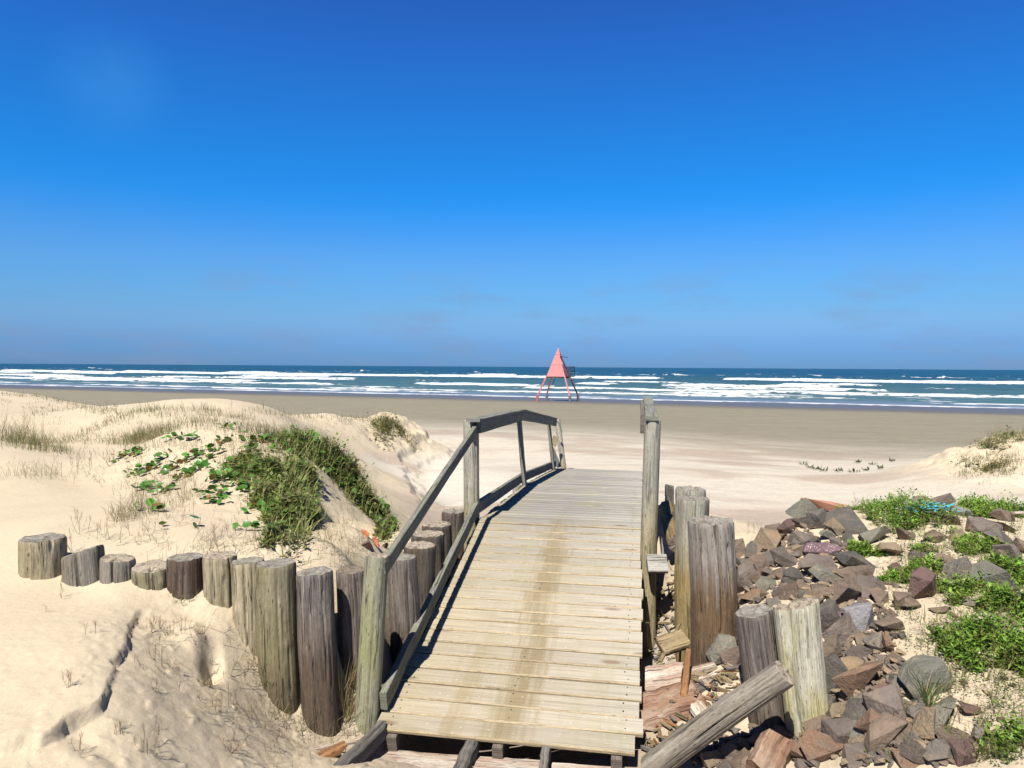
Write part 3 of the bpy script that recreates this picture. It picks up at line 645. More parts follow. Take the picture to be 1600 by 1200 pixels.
# ------------------------------------------------------------ the sea
def sea():
    o_rows = np.concatenate([np.arange(-3, 60, .35), np.arange(60, 260, .8), np.geomspace(260, 30000, 160)])
    nc = 1300
    # rows at constant distance offshore; columns fan out from the camera
    tl = np.linspace(-1, 1, nc)
    tl = np.tan(tl * 0.72) / math.tan(.72)
    O = np.repeat(o_rows[:, None], nc, 1)
    # point on the row seen in direction t: x = t*y*1.0 ; o = x*ew0 + (y-98)*ew1
    Tt = tl[None] * 1.15
    Yv = (O + 98 * ew[1]) / (Tt * ew[0] + ew[1]); Xv = Tt * Yv
    Al = along(Xv, Yv)
    Z = np.zeros_like(O); foam = np.zeros_like(O); lite = np.zeros_like(O)
    fine = fbm(Al * .35, O * .55, 201, 5); fine2 = fbm(Al * 1.1, O * 1.6, 203, 4)
    br = [ # distance offshore, height, foam depth, threshold, seed
      (1.6, .04, 1.5, .10, 1), (8, .15, 2.0, .46, 2), (15, .2, 2.2, .55, 21), (24, .28, 3.0, .50, 13), (37, .34, 4, .38, 3), (54, .4, 4.5, .54, 14), (80, .5, 6.5, .28, 4), (100, .4, 4, .58, 22), (122, .45, 6, .46, 5), (165, .75, 10, .24, 6), (215, .6, 9, .58, 7), (300, .8, 12, .60, 8), (400, .8, 14, .72, 9)]
    for o0, h, fd, th, sdn in br:
        c = o0 + (fbm(Al / 60., 0 * Al + sdn * 7, 300 + sdn, 4) - .5) * (8 + o0 * .16)
        env = vn(Al / 34., 0 * Al + sdn, 400 + sdn) * .68 + vn(Al / 12., O * .05 + sdn, 410 + sdn) * .24 + fine2 * .08
        on = sst(th - .02, th + .14, env)
        u = O - c                      # + is seaward
        shape = np.exp(-(np.where(u < 0, u / 1.1, u / 3.8)) ** 2)
        Z += h * shape * (.65 + .5 * env) * (0.5 + .5 * on)
        lite += np.exp(-(np.where(u < 0, (u + .3) / 1.3, u / 1.6)) ** 2) * (1 - on) * (h > .15)
        rag = (fine - .5) * fd * 1.4 + (fine2 - .5) * fd * .6
        body = sst(-fd * .75, -fd * .35, u + rag) * (1 - sst(-.1, 1.2, u + (fine2 - .5) * 1.2))
        Z += body * on * (.04 + .22 * h) * (.3 + 1.2 * fine2 ** 2)
        foam = np.maximum(foam, body * on * (.38 + .75 * fine2))
        # torn foam left behind, seaward
        tr = sst(.54, .66, fine) * np.exp(-(u / (fd * 1.0)) ** 2) * on * .55
        foam = np.maximum(foam, tr)
    foam = np.maximum(foam, sst(.66, .72, fbm(Al * .12, O * .5, 207, 5)) * .6 * sst(70, 5, O))
    foam = np.maximum(foam, sst(.75, .80, fbm(Al * .16, O * .2, 209, 4)) * .7 * sst(150, 300, O) * sst(900, 400, O))
    Z += (fbm(Al * .16, O * .33, 211, 4) - .5) * .35 * sst(0, 40, O) * (1 - sst(600, 3000, O))
    Z = Z * sst(-3, 1.5, O) + .0 - .03 * sst(0, -3, O)
    Vs = np.stack([Xv, Yv, Z], -1).reshape(-1, 3); nr = len(o_rows)
    ii = np.arange(nr * nc).reshape(nr, nc)
    Fs = np.stack([ii[:-1, :-1], ii[:-1, 1:], ii[1:, 1:], ii[1:, :-1]], -1).reshape(-1, 4)
    m = bpy.data.meshes.new('sea'); quick_mesh(m, Vs, Fs)
    for nm, arr in (('foam', np.clip(foam, 0, 1)), ('lite', np.clip(lite, 0, 1)), ('off', O)):
        at_ = m.attributes.new(nm, 'FLOAT', 'POINT'); at_.data.foreach_set('value', arr.reshape(-1).astype(np.float32))
    m.polygons.foreach_set('use_smooth', np.ones(len(Fs), bool))
    o = bpy.data.objects.new('sea', m); col.objects.link(o); tag(o, kind='structure')
    mt, t, b = newmat('sea_water')
    def A(nm):
        a = N(t, 'ShaderNodeAttribute'); a.attribute_name = nm; return a.outputs['Fac']
    tc = N(t, 'ShaderNodeTexCoord').outputs['Object']
    rt_ = N(t, 'ShaderNodeVectorRotate'); rt_.rotation_type = 'Z_AXIS'; rt_.inputs['Angle'].default_value = -math.atan2(ea[1], ea[0]) ; L(t, tc, rt_.inputs['Vector'])
    sc = mapping(t, rt_.outputs[0], (.10, .5, 1))
    nz = noise(t, sc, 1, 8, .65); nf = noise(t, mapping(t, rt_.outputs[0], (.5, 1.6, 1)), 1, 6, .7)
    off = math_(t, 'DIVIDE', A('off'), 400)
    rr = ramp(t, [(0.0, (.19, .22, .28)), (.012, (.13, .18, .24)), (.035, (.10, .155, .16)), (.12, (.066, .125, .125)), (.4, (.032, .082, .098)), (1, (.010, .056, .090))]); L(t, off, rr.inputs[0])  # shoreward stops bluish: sky reflection in the shallows put into the colour
    c = mixc(t, 1, rr.outputs[0], r2(t, nz, .3, .7, (.62, .68, .72), (1.5, 1.4, 1.35)), 'MULTIPLY')
    c = mixc(t, math_(t, 'MULTIPLY', A('lite'), .55), c, (.035, .13, .13))
    fo = r2(t, math_(t, 'ADD', A('foam'), math_(t, 'MULTIPLY', math_(t, 'SUBTRACT', nf, .5), .55)), .30, .55)
    c = mixc(t, fo, c, (.66, .69, .71))
    L(t, c, b.inputs['Base Color'])
    L(t, r2(t, fo, 0, 1, (.35,) * 3, (.9,) * 3), b.inputs['Roughness']); b.inputs['Specular IOR Level'].default_value = .10
    bump(t, b, math_(t, 'ADD', nz, nf), .6, .35)
    m.materials.append(mt)
sea()

# ------------------------------------------------------------ the footbridge
th0 = math.atan(205 / FPX); U_ = np.array([math.sin(th0), math.cos(th0), 0]); V_ = np.array([math.cos(th0), -math.sin(th0), 0])
WD = 1.5
SP = [3.9, 6.72, 9.36, 12.73]; DP = [2.114, 1.43, 1.515, 1.765]
def deck_pt(s, v, dz=0.0):
    z = CAM_Z - float(np.interp(s, SP, DP)); p = U_ * s + V_ * v; return np.array([p[0], p[1], z + dz])
bridge = empty('footbridge', tuple(deck_pt(3.99, -.75, -.1)), 'weathered wooden beach footbridge humping up towards the sea, left handrail whole and right one broken', 'footbridge')
mb = MB(); mb_deck = mb; s = 3.995; k = 0; rb = random.Random(5)
def sslope(s): return (float(np.interp(s + .01, SP, DP)) - float(np.interp(s - .01, SP, DP))) / .02
while s < 12.70:
    w = rb.uniform(.136, .148) if k else .15
    sl_ = -sslope(s + w / 2); run = w * math.cos(math.atan(sl_))
    sm = s + run / 2
    l0 = -WD + rb.uniform(-.008, .012); l1 = rb.uniform(-.012, .016) + (0.012 if 9 <= k <= 13 else 0)
    if k == 0: l0 = -WD - .01; l1 = -.025
    if k == 1: l0 -= .0; l1 = .02
    dz = rb.uniform(-.0015, .0015) - .0145
    up = unit(np.cross(V_, np.array([U_[0], U_[1], sl_]))) ; up = up if up[2] > 0 else -up
    p0 = deck_pt(sm + rb.uniform(-.003, .003), l0, dz); p1 = deck_pt(sm + rb.uniform(-.003, .003), l1, dz + rb.uniform(-.001, .001))
    rn = rb.random()
    beam(mb, p0, p1, w - rb.uniform(.006, .013), .030, up=up, ch=.0075, lit_edge_mat=(2 if s < 6.8 else 0), segs=10, rnd=rn, wob=.0008, uv2=(sm, 0.0))
    if s < 9.5:
        for v in ((-1.42, -.76, -.085) if rb.random() < .3 else (-1.42, -.085)):
            for dd in (-.035, .035):
                c = deck_pt(sm, v + rb.uniform(-.012, .012), 0) + unit(np.array([U_[0], U_[1], sl_])) * dd + up * .0022
                rr_ = rb.uniform(.0042, .006); ex = unit(np.array([U_[0], U_[1], sl_]))
                mb_deck.add([c + (V_ * math.cos(a) + ex * math.sin(a)) * rr_ for a in np.linspace(0, 2 * math.pi, 8, endpoint=False)] , [[0, 1, 2, 3, 4, 5, 6, 7]], mat=1)
    s += run + .0005; k += 1
# a couple of boards' near ends rise a little; record of plank positions not needed further
deck = mb.build('deck', [M_deck, M_nail, M_edge_lit], bridge)
# joists that carry the boards and stick out in front where boards are gone
for v in (-1.40, -.78, -.12):
    mb = MB()
    for a, b_2 in zip([4.0, 6.72, 9.36], [6.72, 9.36, 12.7]):
        beam(mb, deck_pt(a, v, -.115), deck_pt(b_2, v, -.115), .06, .16, segs=6, rnd=.3)
    mb.build('joist', M_old, bridge)
# posts under and beside the deck: (pixel top, Y top, pixel base, Y base, r)
def round_post(top, base, r, seed, name='post', mat=None, cracks=(), extra=.35, dome=.0):
    t3 = np.array(top); b3 = np.array(base); d = unit(t3 - b3); b3 = b3 - d * extra
    mb = MB(); logmesh(mb, b3, t3, r * 1.06, r, seed=seed, cracks=cracks, na=56, rough=.5, step=.03, dome=dome)
    return mb.build(name, [mat or M_post, M_endp], bridge, smooth=True)
round_post(at(589, 868, 4.38), at(572, 1165, 4.34), .071, 11, mat=M_postg, cracks=((-.5, .012, .12, .0, .6), (.25, .008, .1, .25, 1.1)))
round_post(at(736, 657, 6.95), at(737, 850, 6.95), .073, 12, cracks=((.6, .008, .1, .2, .9),), extra=1.0)
round_post(at(1020, 657, 6.15), at(1015, 868, 6.12), .067, 13, cracks=((1.2, .01, .1, .3, .7),), extra=1.1)
round_post(at(1014, 655, 8.7), at(1013, 760, 8.7), .06, 14, extra=.9)
round_post(deck_pt(9.4, -1.6, -.02), deck_pt(9.4, -1.6, -.8), .06, 15, extra=.2)
round_post(deck_pt(12.5, -1.5, -.08), deck_pt(12.5, -1.5, -.8), .06, 16, extra=.2)
round_post(deck_pt(12.5, -.05, -.08), deck_pt(12.5, -.05, -.8), .06, 17, extra=.2)
round_post(deck_pt(9.4, .07, -.08), deck_pt(9.4, .07, -.8), .06, 18, extra=.2)
round_post(deck_pt(4.6, .085, -.12), deck_pt(4.6, .085, -.6), .06, 19, extra=.2)
# far stair post, leaning, with a split strip hanging from it
round_post(at(871, 655, 13.3), at(881, 732, 13.2), .05, 20, extra=.9)
# handrail: sawn rail + cap
RL = [at(600, 886, 4.36), at(745, 668, 6.86)]
mb = MB(); d_ = unit(RL[1] - RL[0]); beam(mb, RL[0] - d_ * .03, RL[1] + d_ * .02, .038, .092, segs=14, rnd=.55, wob=.0015); mb.build('handrail', M_rail, bridge)
P2 = at(748, 668, 6.80); P3 = at(817, 650, 9.30); P4 = at(868, 661, 12.45)
for a, b_2 in ((P2, P3), (P3, P4)):
    mb = MB(); beam(mb, a, b_2, .045, .105, segs=10, rnd=.5, wob=.002); mb.build('handrail', M_rail, bridge)
mb = MB(); up3 = np.array([0, 0, .068]); sh = -V_ * .035
beam(mb, P2 + up3 + sh - unit(P3 - P2) * .08, P3 + up3 + sh, .13, .032, segs=12, rnd=.8, wob=.003); mb.build('rail_cap', M_rail, bridge)
mb = MB(); beam(mb, P3 + up3 + sh + unit(P4 - P3) * .005, P4 + up3 + sh, .13, .032, segs=12, rnd=.45, wob=.003); mb.build('rail_cap', M_rail, bridge)
# flat balusters
for tp, bs, Y in (((811, 655), (819, 752), 9.36), ((857, 657), (864, 726), 12.3)):
    mb = MB(); a = at(*tp, Y); b3 = at(*bs, Y); beam(mb, b3 - unit(a - b3) * .25, a, .05, .10, up=U_, segs=8, rnd=.9 if Y < 10 else .6); mb.build('baluster', M_rail, bridge)
# kick board low along the left edge
K = [deck_pt(4.10, -1.492, .085), deck_pt(6.72, -1.535, .10), deck_pt(9.36, -1.53, .085), deck_pt(12.75, -1.50, .075)]
for i in range(3):
    mb = MB(); g = unit(K[i + 1] - K[i]) * .004; beam(mb, K[i] + g, K[i + 1] - g, .042, .115, segs=12, rnd=.7 - .2 * i, wob=.002); mb.build('kick_board', M_rail, bridge)
# right side: stub of the cap rail on its posts, and a cut block nailed to the post foot
A = at(1018, 657, 6.10); B = at(1011.5, 624, 8.75)
mb = MB(); beam(mb, A + (-.0, -.02, .018), B + (0, 0, .015), .105, .036, segs=10, rnd=.95, wob=.003); mb.build('rail_cap', M_rail, bridge)
mb = MB(); beam(mb, A + (-.062, .06, -.06), B + (-.062, 0, -.06), .04, .11, segs=8, rnd=.3); mb.build('handrail', M_old, bridge)
M_block = wood_mat('bleached_block', (.46, .44, .40), (.36, .34, .30), rnd_amt=.05)
c0 = at(1011, 881, 5.95); c1 = at(1042, 881, 5.95)
mb = MB(); beam(mb, c0, c1, .05, .15, up=(0, .75, 1), segs=4, rnd=.9, ch=.006); blk = mb.build('cut_block', M_block, bridge)
mb = MB(); beam(mb, at(1036, 866, 6.0), at(1034, 840, 6.02), .02, .012, segs=3, rnd=.9, taper=.2); mb.build('splinter', M_block, bridge)
# right side board under the deck edge, seen in shade
mb = MB(); beam(mb, deck_pt(4.1, -.03, -.24), deck_pt(6.6, -.03, -.23), .04, .10, segs=6, rnd=.2); mb.build('edge_board', M_old, bridge)
# braces and hanging strip at the far end
mb = MB(); beam(mb, at(862, 700, 12.9), at(874, 730, 12.9), .03, .08, segs=4, rnd=.2); mb.build('brace', M_rail, bridge)
mb = MB(); beam(mb, at(864, 696, 12.95), at(869, 682, 12.95), .03, .10, segs=3, rnd=.9, jag=.02); mb.build('broken_board', M_post, bridge)
mb = MB(); prev = None
cv = [(868, 656), (873, 661), (876, 668), (878, 676)]
for p_ in cv:
    q_ = at(*p_, 12.9)
    if prev is not None: beam(mb, prev, q_, .03, .03, segs=2, rnd=.5)
    prev = q_
mb.build('hanging_strip', M_rail, bridge)
mb = MB()
for i in range(4):    # steps going down to the beach
    beam(mb, deck_pt(12.95 + .26 * i, -1.45, -.17 * (i + 1)), deck_pt(12.95 + .26 * i, -.05, -.17 * (i + 1)), .24, .035, segs=6)
mb.build('beach_steps', M_rail, bridge)
mb = MB(); beam(mb, deck_pt(12.8, -1.2, -.02) , at(889, 734, 13.1), .04, .05, segs=3); mb.build('step_stringer', M_rail, bridge)

# ------------------------------------------------------------ log palisade
LM = {
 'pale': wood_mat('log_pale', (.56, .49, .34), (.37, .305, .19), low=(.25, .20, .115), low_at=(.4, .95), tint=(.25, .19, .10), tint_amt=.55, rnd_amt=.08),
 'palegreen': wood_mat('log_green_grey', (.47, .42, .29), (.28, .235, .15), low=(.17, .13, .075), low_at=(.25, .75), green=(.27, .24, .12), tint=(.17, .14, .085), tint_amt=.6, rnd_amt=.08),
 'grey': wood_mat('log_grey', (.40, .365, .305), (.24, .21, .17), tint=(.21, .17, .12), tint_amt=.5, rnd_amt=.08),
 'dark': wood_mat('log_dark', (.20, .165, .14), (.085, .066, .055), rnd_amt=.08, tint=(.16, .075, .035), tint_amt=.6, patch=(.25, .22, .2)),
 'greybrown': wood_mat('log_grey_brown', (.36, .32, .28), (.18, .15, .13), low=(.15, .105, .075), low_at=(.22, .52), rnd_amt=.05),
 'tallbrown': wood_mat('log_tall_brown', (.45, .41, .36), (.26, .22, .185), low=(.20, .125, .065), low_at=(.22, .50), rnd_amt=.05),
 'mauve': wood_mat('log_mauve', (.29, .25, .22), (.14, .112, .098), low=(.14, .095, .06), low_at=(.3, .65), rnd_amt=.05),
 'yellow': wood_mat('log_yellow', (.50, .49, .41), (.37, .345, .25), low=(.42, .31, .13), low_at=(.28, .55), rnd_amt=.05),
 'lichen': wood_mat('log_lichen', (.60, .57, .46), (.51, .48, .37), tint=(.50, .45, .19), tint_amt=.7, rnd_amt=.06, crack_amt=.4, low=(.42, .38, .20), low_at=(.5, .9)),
 'shade_dark': wood_mat('log_shade', (.20, .17, .14), (.09, .072, .058), tint=(.12, .085, .055), tint_amt=.6, rnd_amt=.08),  # shade behind the handrail darkened into the wood colour
 'rust': wood_mat('log_rusty', (.20, .17, .14), (.09, .072, .058), low=(.34, .15, .05), low_at=(.2, .5), rnd_amt=.08),  # same shade-darkened body, with orange rot low down
}
G1 = 'round timber posts of the sand palisade'
def post(pxt, pyt, wpx, pyb, Y, mat, endm, seed, label, cracks=(), lean=(0, 0), group=G1, hollow=.0, slant=(0, 0), **kw):
    t3 = at(pxt, pyt, Y); r = wpx / 2 * Y / FPX
    b3 = at(pxt + lean[0], pyb, Y + lean[1]); b3[2] -= .22
    mb = MB(); logmesh(mb, b3, t3, r * 1.03, r, seed=seed, cracks=cracks, hollow=hollow, slant=slant, **kw)
    o = mb.build('log_post', [LM[mat], endm], None, origin=(b3[0], b3[1], b3[2]), smooth=True)
    return tag(o, label, 'log', group)
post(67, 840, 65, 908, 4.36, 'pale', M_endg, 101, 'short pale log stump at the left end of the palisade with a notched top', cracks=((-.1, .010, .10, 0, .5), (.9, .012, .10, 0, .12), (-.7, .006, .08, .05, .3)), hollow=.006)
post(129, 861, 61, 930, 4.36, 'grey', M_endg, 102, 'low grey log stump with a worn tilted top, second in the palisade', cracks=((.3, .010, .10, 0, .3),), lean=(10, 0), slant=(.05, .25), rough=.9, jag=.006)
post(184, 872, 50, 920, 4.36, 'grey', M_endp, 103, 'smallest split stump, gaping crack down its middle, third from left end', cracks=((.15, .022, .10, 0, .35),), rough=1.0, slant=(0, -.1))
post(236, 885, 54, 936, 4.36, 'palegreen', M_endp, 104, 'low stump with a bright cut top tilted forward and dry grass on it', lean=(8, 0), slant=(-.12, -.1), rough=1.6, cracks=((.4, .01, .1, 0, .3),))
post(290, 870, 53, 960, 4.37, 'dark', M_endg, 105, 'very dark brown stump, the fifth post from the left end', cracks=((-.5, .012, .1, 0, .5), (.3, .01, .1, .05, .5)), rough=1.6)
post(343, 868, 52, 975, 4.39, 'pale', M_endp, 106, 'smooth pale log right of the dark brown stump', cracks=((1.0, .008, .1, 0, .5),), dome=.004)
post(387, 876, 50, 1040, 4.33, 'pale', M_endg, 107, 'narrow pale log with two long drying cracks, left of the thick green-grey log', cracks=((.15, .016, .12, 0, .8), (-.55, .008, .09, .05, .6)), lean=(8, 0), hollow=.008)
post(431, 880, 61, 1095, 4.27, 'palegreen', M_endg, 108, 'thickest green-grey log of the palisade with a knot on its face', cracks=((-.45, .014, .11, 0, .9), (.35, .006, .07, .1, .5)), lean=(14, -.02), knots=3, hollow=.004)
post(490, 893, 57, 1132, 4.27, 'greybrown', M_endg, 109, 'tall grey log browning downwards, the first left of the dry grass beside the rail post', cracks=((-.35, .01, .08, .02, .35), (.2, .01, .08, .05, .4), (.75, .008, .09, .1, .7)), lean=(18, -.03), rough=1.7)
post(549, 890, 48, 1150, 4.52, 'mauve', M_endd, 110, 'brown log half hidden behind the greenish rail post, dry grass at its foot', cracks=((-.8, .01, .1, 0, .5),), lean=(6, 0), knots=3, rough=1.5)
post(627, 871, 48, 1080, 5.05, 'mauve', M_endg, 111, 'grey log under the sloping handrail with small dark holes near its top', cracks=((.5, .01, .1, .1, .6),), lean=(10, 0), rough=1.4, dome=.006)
post(656, 852, 50, 1000, 5.6, 'shade_dark', M_endp, 112, 'log with ringed pale top in the shade behind the footbridge kick board', cracks=((-.3, .01, .1, 0, .4),))
post(669, 834, 50, 960, 6.1, 'shade_dark', M_endp, 113, 'log behind the ring-topped one, its broad top partly covered in sand', rough=1.3)
post(682, 819, 46, 930, 6.6, 'shade_dark', M_endp, 114, 'small-topped log between the sand-covered one and the square-cut dark log', rough=1.3)
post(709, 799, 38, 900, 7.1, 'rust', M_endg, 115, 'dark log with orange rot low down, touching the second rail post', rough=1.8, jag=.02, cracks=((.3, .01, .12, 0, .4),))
G2 = 'round timber posts right of the footbridge'
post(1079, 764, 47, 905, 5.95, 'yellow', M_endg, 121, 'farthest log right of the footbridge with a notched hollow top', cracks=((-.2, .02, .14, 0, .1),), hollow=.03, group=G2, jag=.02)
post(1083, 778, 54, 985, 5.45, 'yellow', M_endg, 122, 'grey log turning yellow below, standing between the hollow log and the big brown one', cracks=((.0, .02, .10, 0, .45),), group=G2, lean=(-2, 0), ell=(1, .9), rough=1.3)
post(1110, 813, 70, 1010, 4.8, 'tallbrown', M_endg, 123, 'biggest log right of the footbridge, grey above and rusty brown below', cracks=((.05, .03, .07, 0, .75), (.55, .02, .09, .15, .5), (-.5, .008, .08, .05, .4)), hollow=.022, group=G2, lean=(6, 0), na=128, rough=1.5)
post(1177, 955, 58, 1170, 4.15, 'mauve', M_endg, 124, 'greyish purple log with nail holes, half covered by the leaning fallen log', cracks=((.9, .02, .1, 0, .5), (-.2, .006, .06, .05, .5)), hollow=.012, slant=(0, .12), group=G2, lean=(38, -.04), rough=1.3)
# split post: two halves of one timber
sp_b = at(1262, 1180, 3.95)
sp = empty('split_post', tuple(sp_b), 'yellow-stained pale post split lengthwise in two, right of the leaning fallen log', 'post')
def half(pt, pb, Yt, Yb, r, ell, seed, slant, cracks, flat):
    t3 = at(*pt, Yt); b3 = at(*pb, Yb); b3[2] -= .2
    mb = MB(); logmesh(mb, b3, t3, r * 1.15, r, seed=seed, cracks=cracks, ell=ell, slant=slant, flat=flat, na=80, rough=1.2, jag=.012)
    return mb.build('post_half', [LM['lichen'], M_endp], sp, smooth=True)
half((1221, 949), (1256, 1180), 4.02, 3.95, .047, (1.3, 1), 131, (0, 0), ((.2, .006, .06, .1, .9),), [(math.pi / 2, .040)])
half((1255, 943), (1287, 1180), 3.98, 3.92, .084, (.9, 1), 132, (0, .22), ((-.3, .012, .05, .25, 1.2), (.3, .005, .05, .3, .8), (.8, .006, .06, 0, .5)), [(-math.pi / 2, .080)])
# leaning fallen log
def lying(p0, p1, r, mats, name, label, cat, seed, cracks=(), group=None, **kw):
    mb = MB(); logmesh(mb, p0, p1, r, r * .96, seed=seed, cracks=cracks, **kw)
    o = mb.build(name, mats, None, origin=tuple(p0), smooth=True); return tag(o, label, cat, group)
lying(at(1016, 1203, 3.98), at(1226, 1051, 3.68), .072, [LM['grey'], M_endp], 'fallen_log', 'long weathered grey log fallen aslant from the deck corner onto the split post', 'log', 141, cracks=((.35, .010, .06, .2, .95), (-.3, .008, .07, .1, .7)), rough=1.2, ell=(1, 1))
lying(at(1043, 796, 7.2), at(1058, 850, 6.3), .088, [wood_mat('rotten_yellow', (.38, .27, .12), (.24, .16, .07)), M_endd], 'fallen_log', 'rotten yellow-brown log lying in the gap behind the right palisade posts', 'log', 142, rough=1.8)

# ------------------------------------------------------------ wood debris
D = {'orange': wood_mat('wood_orange', (.46, .24, .10), (.30, .14, .06), rnd_amt=.15),
     'flaky': wood_mat('wood_flaky_red', (.40, .26, .17), (.27, .13, .08), tint=(.50, .42, .33), tint_amt=.55, rnd_amt=.15),
     'white': wood_mat('wood_peeling', (.66, .56, .46), (.46, .30, .22), tint=(.70, .64, .55), tint_amt=.8, rnd_amt=.1),
     'brown': wood_mat('wood_brown', (.38, .30, .17), (.24, .17, .09), rnd_amt=.2),
     'dgrey': wood_mat('wood_dgrey', (.27, .25, .23), (.14, .125, .11), rnd_amt=.2)}
def frag(p0, p1, w, h, mat, label, up=(0, 0, 1), jag=.025, name='wood_fragment', cat='driftwood', taper=1.0, seed=0, group='broken timber littered round the footbridge'):
    mb = MB(); beam(mb, p0, p1, w, h, up=up, segs=9, jag=jag, wob=min(w, h) * .05, ch=min(w, h) * .22, taper=taper, seed=seed)
    o = mb.build(name, D[mat], None, origin=tuple(p0)); return tag(o, label, cat, group)
frag(at(595, 1142, 4.2), at(525, 1212, 3.75), .075, .10, 'dgrey', 'thick dark grey beam end poking out under the left deck corner')
frag(at(745, 1150, 4.22), at(716, 1215, 3.86), .075, .10, 'dgrey', 'grey joist end sticking out under the middle of the front board')
frag(at(855, 1165, 4.1), at(846, 1225, 3.82), .045, .10, 'dgrey', 'thin joist end under the front board, right of the thicker joist end')
frag(at(590, 1186, 4.14), at(722, 1197, 4.04), .17, .035, 'white', 'peeling pale plank lying in the sand left of the thick joist end')
frag(at(744, 1196, 4.04), at(846, 1203, 3.98), .15, .035, 'white', 'peeling pale plank lying between the two joist ends')
frag(at(862, 1206, 3.98), at(985, 1216, 3.9), .15, .035, 'white', 'peeling pale plank under the front board, right of the thin joist end')
frag(at(430, 1182, 3.9), at(560, 1158, 4.05), .03, .03, 'white', 'long thin pale splinter pointing left from the foot of the front rail post', taper=.5)
frag(at(475, 1196, 3.85), at(535, 1168, 3.95), .06, .05, 'orange', 'orange broken wood chunk on the sand beside the front rail post')
frag(at(548, 1202, 3.9), at(562, 1166, 4.15), .05, .05, 'brown', 'short brown stick at the foot of the front rail post', taper=.5)
frag(at(1000, 1118, 4.42), at(1098, 1092, 4.4), .26, .10, 'flaky', 'broad reddish flaking timber slab right of the deck edge', up=(.2, -.5, 1), jag=.04)
frag(at(1012, 1066, 4.62), at(1066, 1060, 4.6), .20, .09, 'white', 'chunky pink-white block of flaking wood between deck and orange stick', up=(0, -.6, 1), jag=.03)
frag(at(1068, 1090, 4.4), at(1075, 1020, 4.5), .045, .03, 'orange', 'orange stick standing upright in the wood litter right of the deck', up=(0, -1, 0), jag=.03, taper=.7)
frag(at(1028, 1012, 4.95), at(1070, 998, 5.0), .14, .05, 'brown', 'yellow-brown ribbed board piece beside the deck edge below the big brown log', up=(0, -.7, 1), jag=.02)
frag(at(1080, 1050, 4.55), at(1120, 1040, 4.6), .05, .05, 'white', 'small pale wood block right of the orange stick')
frag(at(1096, 1062, 4.5), at(1124, 1054, 4.5), .03, .04, 'white', 'thin pale wood chip just below the small pale block')
frag(at(1085, 1100, 4.3), at(1150, 1180, 4.05), .10, .05, 'white', 'pale plank lying in shade under the leaning fallen log', up=(0, -.2, 1))
frag(at(1005, 1195, 4.1), at(1090, 1160, 4.2), .12, .05, 'brown', 'brown plank in the shadow at the right front deck corner')
frag(at(1030, 1035, 4.8), at(1062, 975, 5.3), .03, .02, 'brown', 'thin brown lath leaning beside the right deck edge', taper=.6)
frag(at(1103, 1010, 4.72), at(1145, 960, 4.9), .03, .02, 'brown', 'brown lath leaning against the foot of the big brown log', taper=.6)
frag(at(1188, 1215, 3.6), at(1215, 1158, 3.75), .16, .13, 'flaky', 'rounded red-brown stub at the foot of the purple-grey log', up=(0, -.3, 1), jag=.03)
frag(at(1046, 760, 8.5), at(1046, 790, 8.5), .10, .05, 'dgrey', 'short dark board upright behind the broken rail post', up=(0, -1, 0))

# ------------------------------------------------------------ stones
def stone_mat(name, c1, c2, c3=None, spark=False):
    m, t, b = newmat(name)
    tc = N(t, 'ShaderNodeTexCoord').outputs['Object']
    oi = N(t, 'ShaderNodeObjectInfo')
    ad = N(t, 'ShaderNodeVectorMath', operation='ADD'); L(t, tc, ad.inputs[0])
    cm = N(t, 'ShaderNodeCombineXYZ'); L(t, math_(t, 'MULTIPLY', oi.outputs['Random'], 40), cm.inputs[0]); L(t, cm.outputs[0], ad.inputs[1])
    v = ad.outputs[0]
    n1 = noise(t, v, 7, 6, .62, .4); n2 = noise(t, v, 45, 4, .7); n3 = noise(t, mapping(t, v, (4, 4, 26)), 1, 4, .6, .8)
    c = mixc(t, r2(t, n1, .36, .64), c1, c2)
    if c3: c = mixc(t, math_(t, 'MULTIPLY', r2(t, n3, .5, .66), .8), c, c3)
    c = mixc(t, math_(t, 'MULTIPLY', r2(t, n2, .3, .7), .5), c, tuple(x * .62 for x in c1))
    c = mixc(t, 1, c, r2(t, oi.outputs['Random'], 0, 1, (.82,) * 3, (1.16,) * 3), 'MULTIPLY')
    if spark:
        vo = N(t, 'ShaderNodeTexVoronoi'); vo.inputs['Scale'].default_value = 70; L(t, v, vo.inputs['Vector'])
        c = mixc(t, r2(t, vo.outputs['Distance'], .18, .26, (1, 1, 1), (0, 0, 0)), c, (.85, .80, .80))
    L(t, c, b.inputs['Base Color']); b.inputs['Roughness'].default_value = .78; b.inputs['Specular IOR Level'].default_value = .35
    n4 = noise(t, v, 150, 3, .7); bump(t, b, math_(t, 'ADD', math_(t, 'ADD', n2, math_(t, 'MULTIPLY', n4, .4)), math_(t, 'MULTIPLY', n1, 2.5)), .8, .018)
    return m
